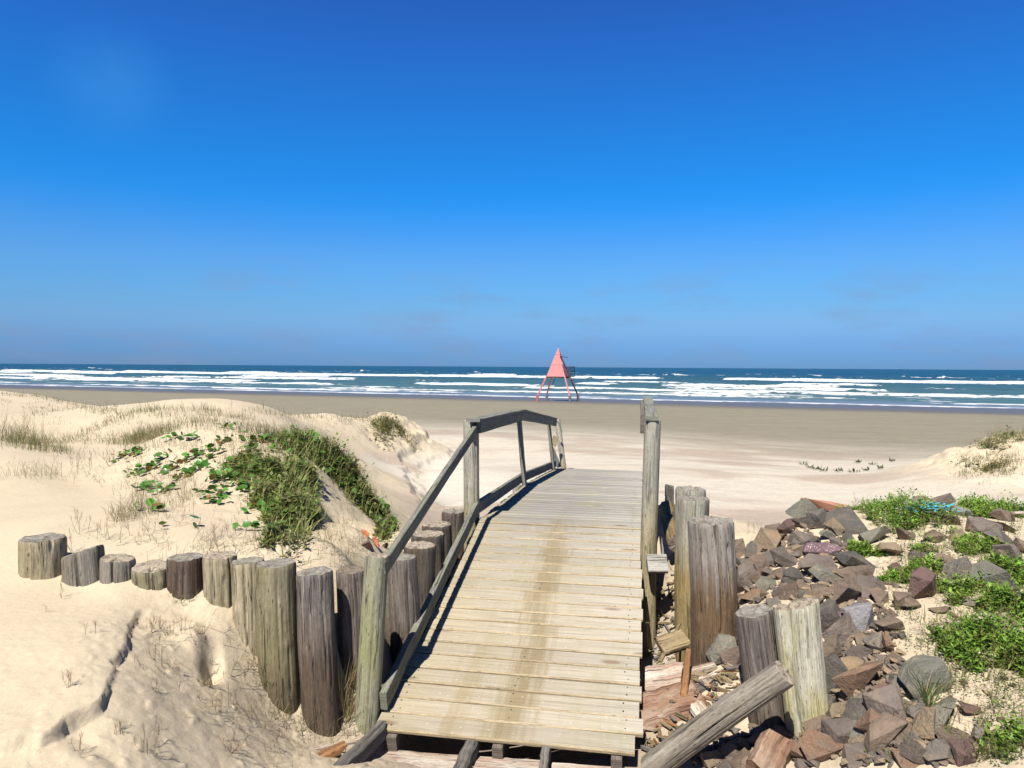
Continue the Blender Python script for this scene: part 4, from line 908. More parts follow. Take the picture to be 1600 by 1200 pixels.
SC = {'greygreen': ('grey-green', stone_mat('stone_greygreen', (.25, .235, .18), (.17, .165, .13), (.31, .26, .18))),
      'grey': ('grey', stone_mat('stone_grey', (.235, .205, .17), (.145, .125, .105), (.29, .225, .165))),
      'dark': ('dark grey', stone_mat('stone_dark', (.145, .13, .11), (.085, .08, .07), (.19, .155, .12))),
      'purple': ('purplish grey', stone_mat('stone_purple', (.225, .178, .15), (.135, .107, .09), (.29, .225, .165))),
      'brown': ('brown', stone_mat('stone_brown', (.255, .185, .135), (.155, .112, .082), (.28, .215, .155))),
      'tan': ('tan', stone_mat('stone_tan', (.36, .27, .17), (.235, .18, .125), (.40, .26, .14))),
      'orange': ('orange-brown', stone_mat('stone_orange', (.33, .20, .125), (.22, .145, .10), (.26, .21, .155))),
      'red': ('red-brown', stone_mat('stone_red', (.215, .125, .105), (.14, .085, .075), (.19, .145, .12))),
      'light': ('pale grey', stone_mat('stone_light', (.36, .345, .34), (.26, .25, .25), None)),
      'spark': ('white-speckled purple', stone_mat('stone_speckled', (.25, .15, .16), (.17, .10, .115), None, True)),
      'slab': ('salmon orange', stone_mat('stone_salmon', (.52, .26, .17), (.42, .205, .13), None))}
def stone_mesh(seed, sx, sy, sz, npt=13, round_=0.0):
    rs = random.Random(seed)
    bm = bmesh.new()
    for _ in range(npt):
        v = Vector((rs.gauss(0, 1), rs.gauss(0, 1), rs.gauss(0, 1))).normalized()
        p = Vector((math.copysign(abs(v.x) ** .75, v.x), math.copysign(abs(v.y) ** .75, v.y), math.copysign(abs(v.z) ** .6, v.z)))
        k = rs.uniform(.82, 1.08)
        bm.verts.new((p.x * sx * k * .56, p.y * sy * k * .56, p.z * sz * k * .56))
    r_ = bmesh.ops.convex_hull(bm, input=bm.verts)
    bmesh.ops.delete(bm, geom=[g for g in r_['geom_interior'] if isinstance(g, bmesh.types.BMVert)], context='VERTS')
    bmesh.ops.dissolve_limit(bm, angle_limit=R(14), verts=bm.verts, edges=bm.edges)
    bmesh.ops.bevel(bm, geom=list(bm.edges), offset=min(sx, sy, sz) * (.022 + .14 * round_), segments=2 if round_ == 0 else 3, profile=.6, affect='EDGES', clamp_overlap=True)
    bmesh.ops.triangulate(bm, faces=bm.faces)
    bmesh.ops.subdivide_edges(bm, edges=[e for e in bm.edges if e.calc_length() > min(sx, sy) * .22], cuts=2, use_grid_fill=False)
    bmesh.ops.triangulate(bm, faces=bm.faces)
    co = np.array([v.co for v in bm.verts]); s0 = max(sx, sy)
    q_ = co / s0 * 5
    nn = (fbm(q_[:, 0] + q_[:, 2] * .7 + seed, q_[:, 1] - q_[:, 2] * .6 + 50, seed % 97, 3) - .5) * s0 * .055
    for v, d in zip(bm.verts, nn):
        v.co += v.co.normalized() * float(d)
    me = bpy.data.meshes.new('rock'); bm.to_mesh(me); bm.free()
    return me
# px, py, w, h, colour, kind
ST = [(1255,801,40,34,'greygreen'),(1298,797,70,24,'slab'),(1326,826,46,36,'dark'),(1277,822,30,28,'grey'),(1250,823,34,18,'grey'),(1212,833,24,28,'brown'),(1231,829,19,22,'red'),(1250,846,27,28,'purple'),(1283,861,41,26,'spark'),
(1200,855,36,26,'tan'),(1302,831,34,18,'tan'),(1293,840,30,11,'greygreen'),(1155,870,28,34,'brown'),(1176,862,28,22,'grey'),(1192,886,28,26,'brown'),(1207,878,24,26,'grey'),(1231,876,38,24,'purple'),(1165,891,36,22,'grey'),(1163,913,36,36,'purple'),
(1200,915,22,30,'greygreen'),(1175,936,30,18,'orange'),(1284,896,54,28,'purple'),(1297,908,46,20,'greygreen'),(1288,926,38,26,'brown'),(1260,921,28,20,'brown'),(1240,905,22,20,'dark'),(1323,937,46,36,'brown'),(1296,976,40,40,'dark'),(1320,966,32,18,'spark'),
(1348,975,44,44,'light'),(1336,876,50,32,'dark'),(1343,898,32,26,'brown'),(1235,931,30,26,'brown'),(1330,1002,58,38,'purple'),(1297,1022,38,50,'brown'),(1302,1070,34,58,'dark'),(1330,1046,38,30,'tan'),(1355,1072,68,56,'orange'),(1352,1122,46,64,'dark'),
(1315,1115,28,36,'tan'),(1315,1154,38,52,'purple'),(1350,1172,36,26,'tan'),(1390,1165,56,60,'brown'),(1400,1114,60,58,'purple'),(1130,1022,36,42,'greygreen'),(1150,1034,34,36,'brown'),(1250,1182,44,34,'orange'),(1300,1188,74,34,'orange'),(1112,1192,42,22,'tan'),
(1447,1071,62,50,'greygreen'),(1484,1120,62,40,'greygreen'),(1508,1112,34,20,'red'),(1447,1141,36,56,'tan'),(1495,1158,48,32,'brown'),(1512,1186,44,36,'red'),(1438,1182,38,36,'purple'),(1382,1042,28,14,'greygreen'),(1392,985,30,32,'brown'),(1393,1016,16,34,'orange'),
(1417,949,30,18,'brown'),(1577,979,32,24,'brown'),(1450,981,12,20,'grey'),(1365,839,36,28,'greygreen'),(1394,864,28,24,'tan'),(1405,895,20,24,'red'),(1415,843,28,20,'brown'),(1438,872,30,20,'purple'),(1461,843,38,18,'tan'),(1497,842,28,15,'tan'),(1421,824,20,15,'brown'),
(1446,927,42,40,'red'),(1419,946,36,28,'brown'),(1503,901,46,32,'grey'),(1486,884,36,20,'brown'),(1556,879,28,24,'red'),(1575,872,28,26,'purple'),(1557,912,54,36,'greygreen'),(1538,828,38,22,'purple'),(1563,830,28,15,'orange'),(1520,828,11,19,'orange'),
(1568,848,52,22,'grey'),(1572,811,36,18,'brown'),(1440,782,20,15,'orange'),(1430,789,26,15,'greygreen'),(1474,786,26,16,'purple'),(1500,803,28,17,'light'),(1478,817,40,17,'brown'),(1515,945,28,18,'grey'),(1340,1192,50,30,'purple'),(1468,1186,34,30,'grey'),
(1232,1152,34,24,'brown'),(1268,1160,30,24,'tan'),(1198,1190,36,26,'orange'),(1160,1194,34,22,'brown'),(1303,1150,26,30,'purple'),(1215,1170,26,20,'grey'),(1185,1165,26,18,'brown'),(1375,935,26,22,'brown'),(1362,920,30,24,'purple'),(1270,950,34,26,'purple'),(1320,905,26,18,'brown'),(1240,850,20,14,'grey'),(1215,900,24,18,'brown'),(1185,905,22,18,'brown'),(1145,905,20,26,'purple'),(1275,985,30,34,'purple'),(1310,948,30,20,'tan'),
(1372,1010,30,24,'grey'),(1345,1030,30,22,'purple'),(1376,1085,28,40,'orange'),(1420,1150,34,50,'brown'),(1290,1110,30,40,'grey'),(1285,1150,34,36,'brown'),(1270,1075,26,30,'brown'),(1365,1145,30,44,'orange'),(1340,1150,26,30,'greygreen'),(1170,1000,26,40,'brown'),
(1125,985,30,24,'grey'),(1148,975,22,24,'tan'),(1098,1030,24,18,'tan'),(1088,1062,24,20,'tan'),(1590,935,36,24,'brown'),(1596,860,26,20,'brown'),(1535,985,24,14,'grey'),(1470,955,22,14,'brown'),(1530,1150,30,18,'grey'),(1415,1192,40,28,'orange')]
rsd = random.Random(77)
occ = [(a, b, max(w, h) * .5) for a, b, w, h, _ in ST]
poly = [(1150,885),(1195,845),(1240,812),(1275,800),(1325,835),(1350,880),(1375,940),(1410,985),(1415,1040),(1440,1090),(1475,1150),(1530,1200),(1100,1200),(1090,1175),(1150,1150),(1290,1120),(1300,1000),(1260,945),(1150,945)]
def inside(x, y):
    c = False; j = len(poly) - 1
    for i in range(len(poly)):
        if (poly[i][1] > y) != (poly[j][1] > y) and x < (poly[j][0] - poly[i][0]) * (y - poly[i][1]) / (poly[j][1] - poly[i][1]) + poly[i][0]: c = not c
        j = i
    return c
fill = []
tries = 0
while len(fill) < 158 and tries < 9000:
    tries += 1
    x, y = rsd.uniform(1090, 1530), rsd.uniform(805, 1198)
    if not inside(x, y): continue
    w = rsd.uniform(12, 27) * (.75 + (y - 800) / 900)
    if all(math.hypot(x - a, (y - b) * 1.15) > (r_ + w * .5) * .50 for a, b, r_ in occ):
        occ.append((x, y, w * .5)); fill.append((x, y, w, w * rsd.uniform(.6, .95), rsd.choice(['purple', 'brown', 'grey', 'dark', 'brown', 'greygreen', 'brown', 'dark', 'grey', 'tan'])))
extra = []
while len(extra) < 26:
    x, y = rsd.uniform(1350, 1600), rsd.uniform(800, 1190)
    if y > 960 and x < 1440: continue
    w = rsd.uniform(8, 17)
    if all(math.hypot(x - a, y - b) > (r_ + w * .5) for a, b, r_ in occ):
        occ.append((x, y, w * .5)); extra.append((x, y, w, w * .7, rsd.choice(['brown', 'grey', 'tan', 'red'])))
LMK = [('the big brown log', 1110, 900), ('the split post', 1262, 1060), ('the salmon slab', 1298, 797), ('the upper leafy patch', 1395, 800), ('the blue plastic', 1450, 805), ('the big weed clump', 1555, 1010), ('the leaning fallen log', 1130, 1120),
       ('the speckled purple rock', 1283, 861), ('the pale grey rock', 1348, 975), ('the big grey-green boulder', 1447, 1071), ('the purple-grey log', 1165, 955), ('the long grass tuft', 1452, 1115)]
SPECIAL = {(1298,797): 'long flat salmon orange slab on the crest of the rubble', (1283,861): 'rounded purple rock thickly speckled with white, in the upper rubble', (1348,975): 'pale grey rock with one bright flat face in the middle of the rubble',
           (1320,966): 'small red rock sparkling with white specks beside the pale grey rock', (1447,1071): 'big smooth grey-green boulder at the right edge of the rubble', (1255,801): 'large grey-green rock at the very top left of the rubble crest', (1326,826): 'dark grey boulder just below the right end of the salmon slab',
           (1355,1072): 'largest orange-tan rock in the lower rubble right of the split post', (1352,1122): 'dark pointed slab below the largest orange-tan rock', (1400,1114): 'big purplish block left of the long grass tuft', (1300,1188): 'wide orange-brown rock at the bottom edge below the split post',
           (1446,927): 'squarish red-brown rock with a dark crack in the weedy sand', (1557,912): 'broad grey-green rock above the big weed clump', (1500,803): 'mottled pale grey stone right of the blue plastic'}
def rock_label(x, y, w, h, cname, wm):
    best = min(LMK, key=lambda l: math.hypot(x - l[1], y - l[2]))
    dx, dy = x - best[1], y - best[2]; dist = math.hypot(dx, dy)
    hor = 'right of' if dx > 0 else 'left of'; ver = 'below' if dy > 0 else 'above'
    if abs(dx) > 2.2 * abs(dy): pos = hor
    elif abs(dy) > 2.2 * abs(dx): pos = ver
    else: pos = ('lower ' if dy > 0 else 'upper ') + hor
    pos = ('just ' if dist < 45 else '') + pos
    size = 'small' if wm < .11 else ('medium' if wm < .18 else 'large')
    shp = 'flat' if w > 1.7 * h else ('upright' if h > 1.25 * w else 'angular')
    return f'{size} {shp} {cname} rock {pos} {best[0]}'
rocks = []
for i, (x, y, w, h, cn) in enumerate(ST + fill + extra):
    g = gpt(x, y + h * .18)
    Y = g[1]; sc_ = Y / FPX
    big_ = 1.33 if i < len(ST) else 1.22 if i < len(ST) + len(fill) else 1.15
    sx = w * sc_ * big_; sz = h * sc_ * big_ * .95; sy = (sx + sz) * .5 * rsd.uniform(.8, 1.1)
    rnd_ = .5 if (x, y) in ((1283,861), (1447,1071), (1500,803)) else 0.0
    if (x, y) == (1298, 797): sx *= 1.05; sz = .07; sy = .22
    sz = sz * rsd.choice([.7, .85, 1.0]); sx *= 1.06; me_ = stone_mesh(1000 + i, sx, sy, max(sz, sx * .36), npt=rsd.choice([9, 11, 13]) if rnd_ == 0 else 26, round_=rnd_)
    cname, mt = SC[cn]; me_.materials.append(mt)
    o = bpy.data.objects.new('rock', me_); col.objects.link(o)
    o.location = (g[0], g[1] + sy * .1, g[2] + max(sz, sx * .4) * (.26 if i < len(ST) else .16))
    o.rotation_euler = (rsd.uniform(-.35, .6), rsd.uniform(-.55, .55), rsd.uniform(-.9, .9))
    if (x, y) == (1298, 797): o.rotation_euler = (.35, .42, -.1)
    dense = inside(x, y) or x < 1300
    rocks.append([o, SPECIAL.get((x, y)) or rock_label(x, y, w, h, cname, sx), x, y, dense])
by = {}
for r_ in rocks: by.setdefault(r_[1], []).append(r_)
ORD = ['first', 'second', 'third', 'fourth', 'fifth', 'sixth', 'seventh', 'eighth', 'ninth']
for lb, lst in by.items():
    if len(lst) > 1:
        lst.sort(key=lambda r_: r_[2])
        for k, r_ in enumerate(lst):
            if len(lst) == 2: r_[1] = lb + (', the left one' if k == 0 else ', the right one')
            elif k == 0: r_[1] = lb + ', leftmost such'
            elif k == len(lst) - 1: r_[1] = lb + ', rightmost such'
            else: r_[1] = lb + f', {ORD[k]} from left'
for o, lb, x, y, dense in rocks:
    tag(o, lb, 'rock', 'rocks of the rubble pile' if dense else 'rocks scattered in the weedy sand')
# broken chips filling the gaps between the rocks (uncountable)
vs_, fs_ = [], []; nv_ = 0; ci_ = []
base_chips = [stone_mesh(5000 + k, 1, .8, .6, npt=9) for k in range(5)]
cps = []
for me_ in base_chips:
    cps.append((np.array([v.co[:] for v in me_.vertices]), [list(p.vertices) for p in me_.polygons]))
cnt = 0
while cnt < 1300:
    x, y = rsd.uniform(1090, 1530), rsd.uniform(810, 1198)
    if not inside(x, y): continue
    g = gpt(x, y); V0, F0 = rsd.choice(cps); sz_ = rsd.uniform(.018, .075); a = rsd.uniform(0, 6.28)
    Rm = np.array([[math.cos(a), -math.sin(a), 0], [math.sin(a), math.cos(a), .3], [0, -.3, 1]])
    vs_.append((V0 * sz_) @ Rm.T + g + [0, 0, sz_ * .25]); fs_ += [[k + nv_ for k in f] for f in F0]; ci_ += [cnt % 3] * len(F0); nv_ += len(V0); cnt += 1
me_ = bpy.data.meshes.new('rubble_chips'); me_.from_pydata(np.concatenate(vs_).tolist(), [], fs_)
for c_n in ('brown', 'purple', 'tan'): me_.materials.append(SC[c_n][1])
me_.polygons.foreach_set('material_index', ci_); me_.update()
o = bpy.data.objects.new('rubble_chips', me_); col.objects.link(o); tag(o, 'small broken stone chips filling the gaps of the rubble pile', 'stone chips', kind='stuff')
# brick bits at the foot of the dune
M_brick = simple('brick_orange', (.62, .20, .09), .8, 20); M_bdark = simple('brick_dark', (.16, .10, .08), .8, 20)
for (x, y, w, h, m_, lb, rot) in [(570,834,17,9,M_brick,'small bright orange brick flake lying left at the dune foot',(.2,.5,.4)),(588,850,9,20,M_brick,'narrow bright orange brick shard leaning at the dune foot',(.1,-.5,.3)),(572,852,24,20,M_bdark,'dark triangular tile piece between the orange brick shards',(.3,.2,.2)),(603,854,12,12,M_bdark,'small dark tile chip nearest the sloping handrail at the dune foot',(0,.3,.4))]:
    g = gpt(x, y + h * .4); sc_ = g[1] / FPX
    me_ = stone_mesh(int(x), w * sc_, .05, h * sc_ * 1.2, 8); me_.materials.append(m_); me_.name = 'brick_piece'
    o = bpy.data.objects.new('brick_piece', me_); col.objects.link(o); o.location = (g[0], g[1], g[2] + h * sc_ * .35); o.rotation_euler = rot
    tag(o, lb, 'brick', 'broken brick pieces at the dune foot')

# ------------------------------------------------------------ plants
class PL:
    def __init__(s): s.V = []; s.F3 = []; s.F4 = []; s.C = []; s.n = 0
    def blades(s, base, length, width, az, lean, curve, colr, segs=3, tipc=None):
        """base (n,3) arrays; ribbons that bend over"""
        n = len(base); 
        d = np.stack([np.cos(az), np.sin(az), np.zeros(n)], -1); sidev = np.stack([-np.sin(az + .6), np.cos(az + .6), np.zeros(n)], -1)
        pts_ = []; p = base.copy(); a = lean.copy()
        for k in range(segs + 1):
            pts_.append(p.copy())
            st = (length / segs)[:, None]
            p = p + st * (d * np.sin(a)[:, None] + np.array([0, 0, 1.0]) * np.cos(a)[:, None]); a = a + curve / segs
        V = []
        for k in range(segs + 1):
            wv = (width * (1 - (k / segs) ** 1.6) * .5)[:, None]
            if k < segs: V += [pts_[k] - sidev * wv, pts_[k] + sidev * wv]
            else: V += [pts_[k]]
        V = np.stack(V, 1)     # n, 2*segs+1, 3
        m = V.shape[1]; b0 = s.n + np.arange(n)[:, None] * m
        for k in range(segs - 1):
            s.F4.append(b0 + np.array([[2 * k, 2 * k + 1, 2 * k + 3, 2 * k + 2]]))
        s.F3.append(b0 + np.array([[2 * segs - 2, 2 * segs - 1, 2 * segs]]))
        s.V.append(V.reshape(-1, 3)); s.C.append(np.repeat(colr, m, 0)); s.n += n * m
    def leaves(s, pos, size, az, tilt, colr, asp=.5):
        """pointed folded leaves: 4 vertices"""
        n = len(pos)
        d = np.stack([np.cos(az) * np.cos(tilt), np.sin(az) * np.cos(tilt), np.sin(tilt)], -1); sv = np.stack([-np.sin(az), np.cos(az), np.zeros(n)], -1)
        upv = np.cross(d, sv)
        sz = size[:, None]
        V = np.stack([pos, pos + d * sz * .5 + sv * sz * asp * .5 - upv * sz * .08, pos + d * sz, pos + d * sz * .5 - sv * sz * asp * .5 - upv * sz * .08], 1)
        b0 = s.n + np.arange(n)[:, None] * 4
        s.F4.append(b0 + np.array([[0, 1, 2, 3]])); s.V.append(V.reshape(-1, 3)); s.C.append(np.repeat(colr, 4, 0)); s.n += n * 4
    def discs(s, pos, size, az, tilt, colr, m=10):
        n = len(pos); th = np.linspace(0, 2 * np.pi, m, endpoint=False)
        nrm = np.stack([np.cos(az) * np.sin(tilt), np.sin(az) * np.sin(tilt), np.cos(tilt)], -1)
        e1_ = np.cross(nrm, np.array([0, 1.0, .01])); e1_ /= np.linalg.norm(e1_, axis=1)[:, None]; e2_ = np.cross(nrm, e1_)
        rr = (size[:, None] * .5 * (1 + .10 * np.sin(3 * th[None] + az[:, None])) * (1 - .45 * np.exp(-((th[None] - 4.7) / .25) ** 2)))[..., None]
        ring = pos[:, None] + rr * (np.cos(th)[None, :, None] * e1_[:, None] + np.sin(th)[None, :, None] * e2_[:, None]) + nrm[:, None] * (size[:, None, None] * .09)
        V = np.concatenate([ring, pos[:, None]], 1); b0 = s.n + np.arange(n)[:, None] * (m + 1)
        for k in range(m): s.F3.append(b0 + np.array([[k, (k + 1) % m, m]]))
        s.V.append(V.reshape(-1, 3)); s.C.append(np.repeat(colr, m + 1, 0)); s.n += n * (m + 1)
    def build(s, name, mat, parent=None, origin=(0, 0, 0)):
        V = np.concatenate(s.V) - np.array(origin); fs = []
        f3 = np.concatenate(s.F3) if s.F3 else np.zeros((0, 3), int); f4 = np.concatenate(s.F4) if s.F4 else np.zeros((0, 4), int)
        me = bpy.data.meshes.new(name)
        me.vertices.add(len(V)); me.vertices.foreach_set('co', V.astype(np.float32).ravel())
        lp = np.concatenate([f3.ravel(), f4.ravel()]).astype(np.int32); me.loops.add(len(lp)); me.loops.foreach_set('vertex_index', lp)
        stt = np.concatenate([np.arange(len(f3)) * 3, len(f3) * 3 + np.arange(len(f4)) * 4]).astype(np.int32)
        me.polygons.add(len(stt)); me.polygons.foreach_set('loop_start', stt); me.update(calc_edges=True)
        C = np.concatenate(s.C); C = np.concatenate([C, np.ones((len(C), 1))], 1)
        ca = me.color_attributes.new('col', 'FLOAT_COLOR', 'POINT'); ca.data.foreach_set('color', np.clip(C, 0, 1).astype(np.float32).ravel())
        me.materials.append(mat); o = bpy.data.objects.new(name, me); col.objects.link(o); o.location = tuple(origin)
        if parent: o.parent = parent; o.location = tuple(np.array(origin) - np.array(parent.location))
        return o
rg_ = np.random.default_rng(99)
def colvar(base, n, var=.25, hue=.12):
    b = np.array(base)[None] * (1 + (rg_.random((n, 1)) - .5) * 2 * var); return b * (1 + (rg_.random((n, 3)) - .5) * hue)
def ground_pts_px(n, x0, x1, y0, y1, dens=None, y_near=2.2):
    """n points scattered in an image window and dropped on the ground"""
    out = []
    while len(out) < n:
        px, py = rg_.uniform(x0, x1), rg_.uniform(y0, y1)
        if dens and rg_.random() > dens(px, py): continue
        out.append(gpt(px, py, y_near))
    return np.array(out)
GR = (.17, .19, .055); DRYC = (.40, .31, .15); OLIVE = (.25, .23, .09)
def scatter_disc(c, rx, ry, n, pw=.6):
    a = rg_.random(n) * 2 * np.pi; r_ = rg_.random(n) ** pw
    x = c[0] + np.cos(a) * r_ * rx; y = c[1] + np.sin(a) * r_ * ry
    return np.stack([x, y, gz(x, y)], -1), r_
def grass_tuft(name, px, py, rx, h, n, colr, label, cat='grass tuft', group=None, dry=.3, wdt=.004, lean=.5, curve=1.0, ry=None, twigs=0, c=None):
    c = gpt(px, py) if c is None else c
    P = PL(); B, r_ = scatter_disc(c, rx, ry or rx, n); B[:, 2] -= .01
    L_ = h * rg_.uniform(.45, 1.1, n) * (1.1 - .4 * r_)
    cc = colvar(colr, n); k = rg_.random(n) < dry; cc[k] = colvar(DRYC, int(k.sum()))
    P.blades(B, L_, np.full(n, wdt) * rg_.uniform(.6, 1.3, n), rg_.random(n) * 6.28, np.abs(rg_.normal(0, lean, n)), rg_.normal(curve, .4, n), cc)
    if twigs:
        B2, _ = scatter_disc(c, rx * .8, (ry or rx) * .8, twigs)
        tw(P, B2, h * rg_.uniform(.7, 1.3, twigs), colvar((.33, .22, .12), twigs))
    o = P.build(name, M_leaf, origin=tuple(c)); return tag(o, label, cat, group)
def tw(P, B, Ls, cc, depth=2, wd=.0035, az=None, lean=None):
    """branching dry twigs made of thin ribbons"""
    n = len(B); az = rg_.random(n) * 6.28 if az is None else az; lean = np.abs(rg_.normal(.35, .35, n)) if lean is None else lean
    P.blades(B, Ls, np.full(n, wd), az, lean, rg_.normal(.1, .3, n), cc, segs=2)
    if depth:
        for k in range(3):
            f = rg_.uniform(.25, .75, n); d = np.stack([np.cos(az) * np.sin(lean), np.sin(az) * np.sin(lean), np.cos(lean)], -1)
            tw(P, B + d * (Ls * f)[:, None], Ls * rg_.uniform(.35, .6, n), cc, depth - 1, wd * .75, az + rg_.normal(0, 1.3, n), lean + rg_.normal(0, .55, n))
def twig_plant(name, px, py, rx, h, n, label, colr=(.36, .27, .15), group=None, wd=.004, cat='dry plant'):
    c = gpt(px, py); P = PL(); B, _ = scatter_disc(c, rx, rx * .8, n)
    tw(P, B, h * rg_.uniform(.6, 1.1, n), colvar(colr, n), 2, wd)
    return tag(P.build(name, M_dry, origin=tuple(c)), label, cat, group)

def weed(px, py, rx, ry, h, nst, label, colr=(.21, .35, .05), group='bright green weed clumps among the rocks', leaf=.027, stems=.5, flowers=False):
    c = gpt(px, py); root = empty('weed_clump', tuple(c), label, 'weed', group)
    P = PL(); Q = PL()
    B, r_ = scatter_disc(c, rx, ry, nst, .55)
    keep = fbm(B[:, 0] * 8, B[:, 1] * 8, int(px), 3) > (.46 + .12 * r_); B = B[keep]; r_ = r_[keep]; n = len(B)
    hh = h * (1.0 - .55 * r_ ** 2) * rg_.uniform(.35, 1.25, n) * (.45 + 1.1 * fbm(B[:, 0] * 7, B[:, 1] * 7, int(px) + 8, 2))
    az = rg_.random(n) * 6.28; le = np.abs(rg_.normal(.25, .25, n)) + .35 * r_
    Q.blades(B, hh, np.full(n, .003), az, le, rg_.normal(.2, .2, n), colvar((.20, .20, .07), n, .4), segs=2)
    m2 = n // 9; B3, _ = scatter_disc(c, rx * 1.25, ry * 1.25, m2); tw(Q, B3, h * rg_.uniform(.4, 1.2, m2), colvar((.26, .23, .09), m2, .3), 2, .003)
    d = np.stack([np.cos(az) * np.sin(le), np.sin(az) * np.sin(le), np.cos(le)], -1)
    for k in range(12):
        f = rg_.uniform(.12, 1.0, n); pos = B + d * (hh * f)[:, None] + rg_.normal(0, .009, (n, 3))
        br = fbm(pos[:, 0] * 14, pos[:, 1] * 14, int(px) + 3, 2)[:, None]
        cc = colvar(colr, n, .45, .3) * (.55 + .95 * br)
        P.leaves(pos, leaf * rg_.uniform(.45, 1.6, n), rg_.random(n) * 6.28, rg_.uniform(-.3, .9, n), cc, .42)
    if flowers:
        k = rg_.random(n) < .12; m = int(k.sum())
        P.leaves(B[k] + d[k] * (hh[k] * 1.0)[:, None], np.full(m, .012), rg_.random(m) * 6, rg_.random(m), np.full((m, 3), .75), 1.0)
    P.build('foliage', M_leaf, root); Q.build('stems', M_dry, root)
    return root

# right side weeds: (px, py, half width px, half depth m, height, stems)
WEEDS = [
 (1372,812,42,.22,.17,900,'thick leafy weed patch at the top of the rubble, left part by the salmon slab',True),
 (1430,822,46,.25,.20,1000,'thick leafy weed patch just below the blue plastic',True),
 (1400,790,60,.2,.16,900,'tall weed fringe behind the rocks at the crest, left of the blue plastic',False),
 (1535,800,44,.22,.16,700,'weed fringe along the crest right of the mottled pale stone',False),
 (1590,806,34,.22,.17,600,'weed clump on the crest at the right picture edge',False),
 (1348,862,18,.12,.10,260,'small weed tuft between the dark boulder and the speckled rock',False),
 (1455,858,30,.12,.09,260,'low weed strip between the tan rocks in the middle of the weedy sand',False),
 (1540,860,34,.14,.11,420,'weed clump left of the purplish rock near the right edge',False),
 (1455,906,30,.14,.11,420,'weed clump just above the squarish red-brown rock',False),
 (1395,905,16,.10,.08,140,'thin weed tuft beside the small red rock',False),
 (1460,893,26,.1,.08,200,'low weeds right of the purplish grey stone in the sand',False),
 (1530,945,40,.16,.15,650,'leafy weed clump above the biggest one, left of the right edge',False),
 (1590,900,26,.16,.14,420,'weed clump on the right edge beside the broad grey-green rock',False),
 (1585,965,34,.18,.16,650,'leafy clump on the right edge above the biggest weed clump',False),
 (1548,1022,50,.20,.20,1300,'biggest bright green weed clump, near the right edge',False),
 (1592,1040,24,.18,.20,600,'right-hand lobe of green weeds cut by the picture edge',False),
 (1585,1152,24,.14,.12,420,'weed clump in the lower right corner',False),
 (1545,1178,12,.07,.07,120,'small sprig of weeds left of the lower right corner clump',False),
 (1328,925,8,.06,.06,60,'tiny green sprig between brown rocks in the upper rubble',False),
]
for (x, y, wpx, ry, h, n, lb, fl) in WEEDS:
    Yg = gpt(x, y)[1]; weed(x, y, wpx * 1.4 * Yg / FPX, ry * 1.5, h * .85, int(n * .85), lb, flowers=fl)
c_ = gpt(1450, 1118)
grass_tuft('grass_tuft', 1450, 1118, .03, .34, 46, (.16, .24, .05), 'long bladed grass tuft growing between the lower rocks', wdt=.007, lean=.7, curve=1.1, dry=.15)
grass_tuft('grass_tuft', 1330, 1075, .03, .12, 14, (.16, .24, .05), 'few short blades right of the split post foot', wdt=.004)
# sparse sprigs over the weedy sand (uncountable)
P = PL()
B = ground_pts_px(640, 1330, 1600, 800, 1195, lambda x, y: (.15 + .85 * (x > 1380 + (y - 800) * .25)) * (fbm(x / 40, y / 30, 5, 2) > .45))
n = len(B); tw(P, B, rg_.uniform(.04, .10, n), colvar((.22, .22, .08), n, .4), 2, .003)
k = np.repeat(B, 9, 0) + rg_.normal(0, .03, (n * 9, 3)) * [1, 1, .3]; k[:, 2] = gz(k[:, 0], k[:, 1]) + rg_.uniform(.002, .05, n * 9)
P.leaves(k, rg_.uniform(.010, .022, n * 9), rg_.random(n * 9) * 6.28, rg_.uniform(-.2, .7, n * 9), colvar((.17, .22, .05), n * 9, .4), .4)
tag(P.build('sparse_weeds', M_leaf), 'thin olive weeds and creeping sprigs scattered over the sand right of the rubble', 'weeds', kind='stuff')

# wood litter: chips and straw in the gap right of the walk
P = MB(); rl = random.Random(8)
lit_mats = [D['brown'], D['white'], D['flaky'], D['dgrey'], D['orange']]
nl = 0
while nl < 380:
    x, y = rl.uniform(1008, 1160), rl.uniform(900, 1195)
    if x > 1100 and y < 960: continue
    g = gpt(x, y); a = rl.uniform(0, math.pi); Ln = rl.uniform(.03, .14); w = rl.uniform(.006, .03); dv = np.array([math.cos(a), math.sin(a), rl.uniform(-.25, .25)]) * Ln
    c = g + [0, 0, rl.uniform(.002, .03)]
    beam(P, c - dv / 2, c + dv / 2, w, min(w, rl.uniform(.004, .02)), segs=2, rnd=rl.random(), ch=.001, jag=.01, mat=rl.choice([0, 0, 0, 1, 2, 3, 3, 4])); nl += 1
tag(P.build('wood_chips', lit_mats), 'litter of wood chips and splinters on the ground right of the footbridge', 'wood chips', kind='stuff')
# ---- dune plants, left
GT = 'grass tufts and shrubs on the dunes'
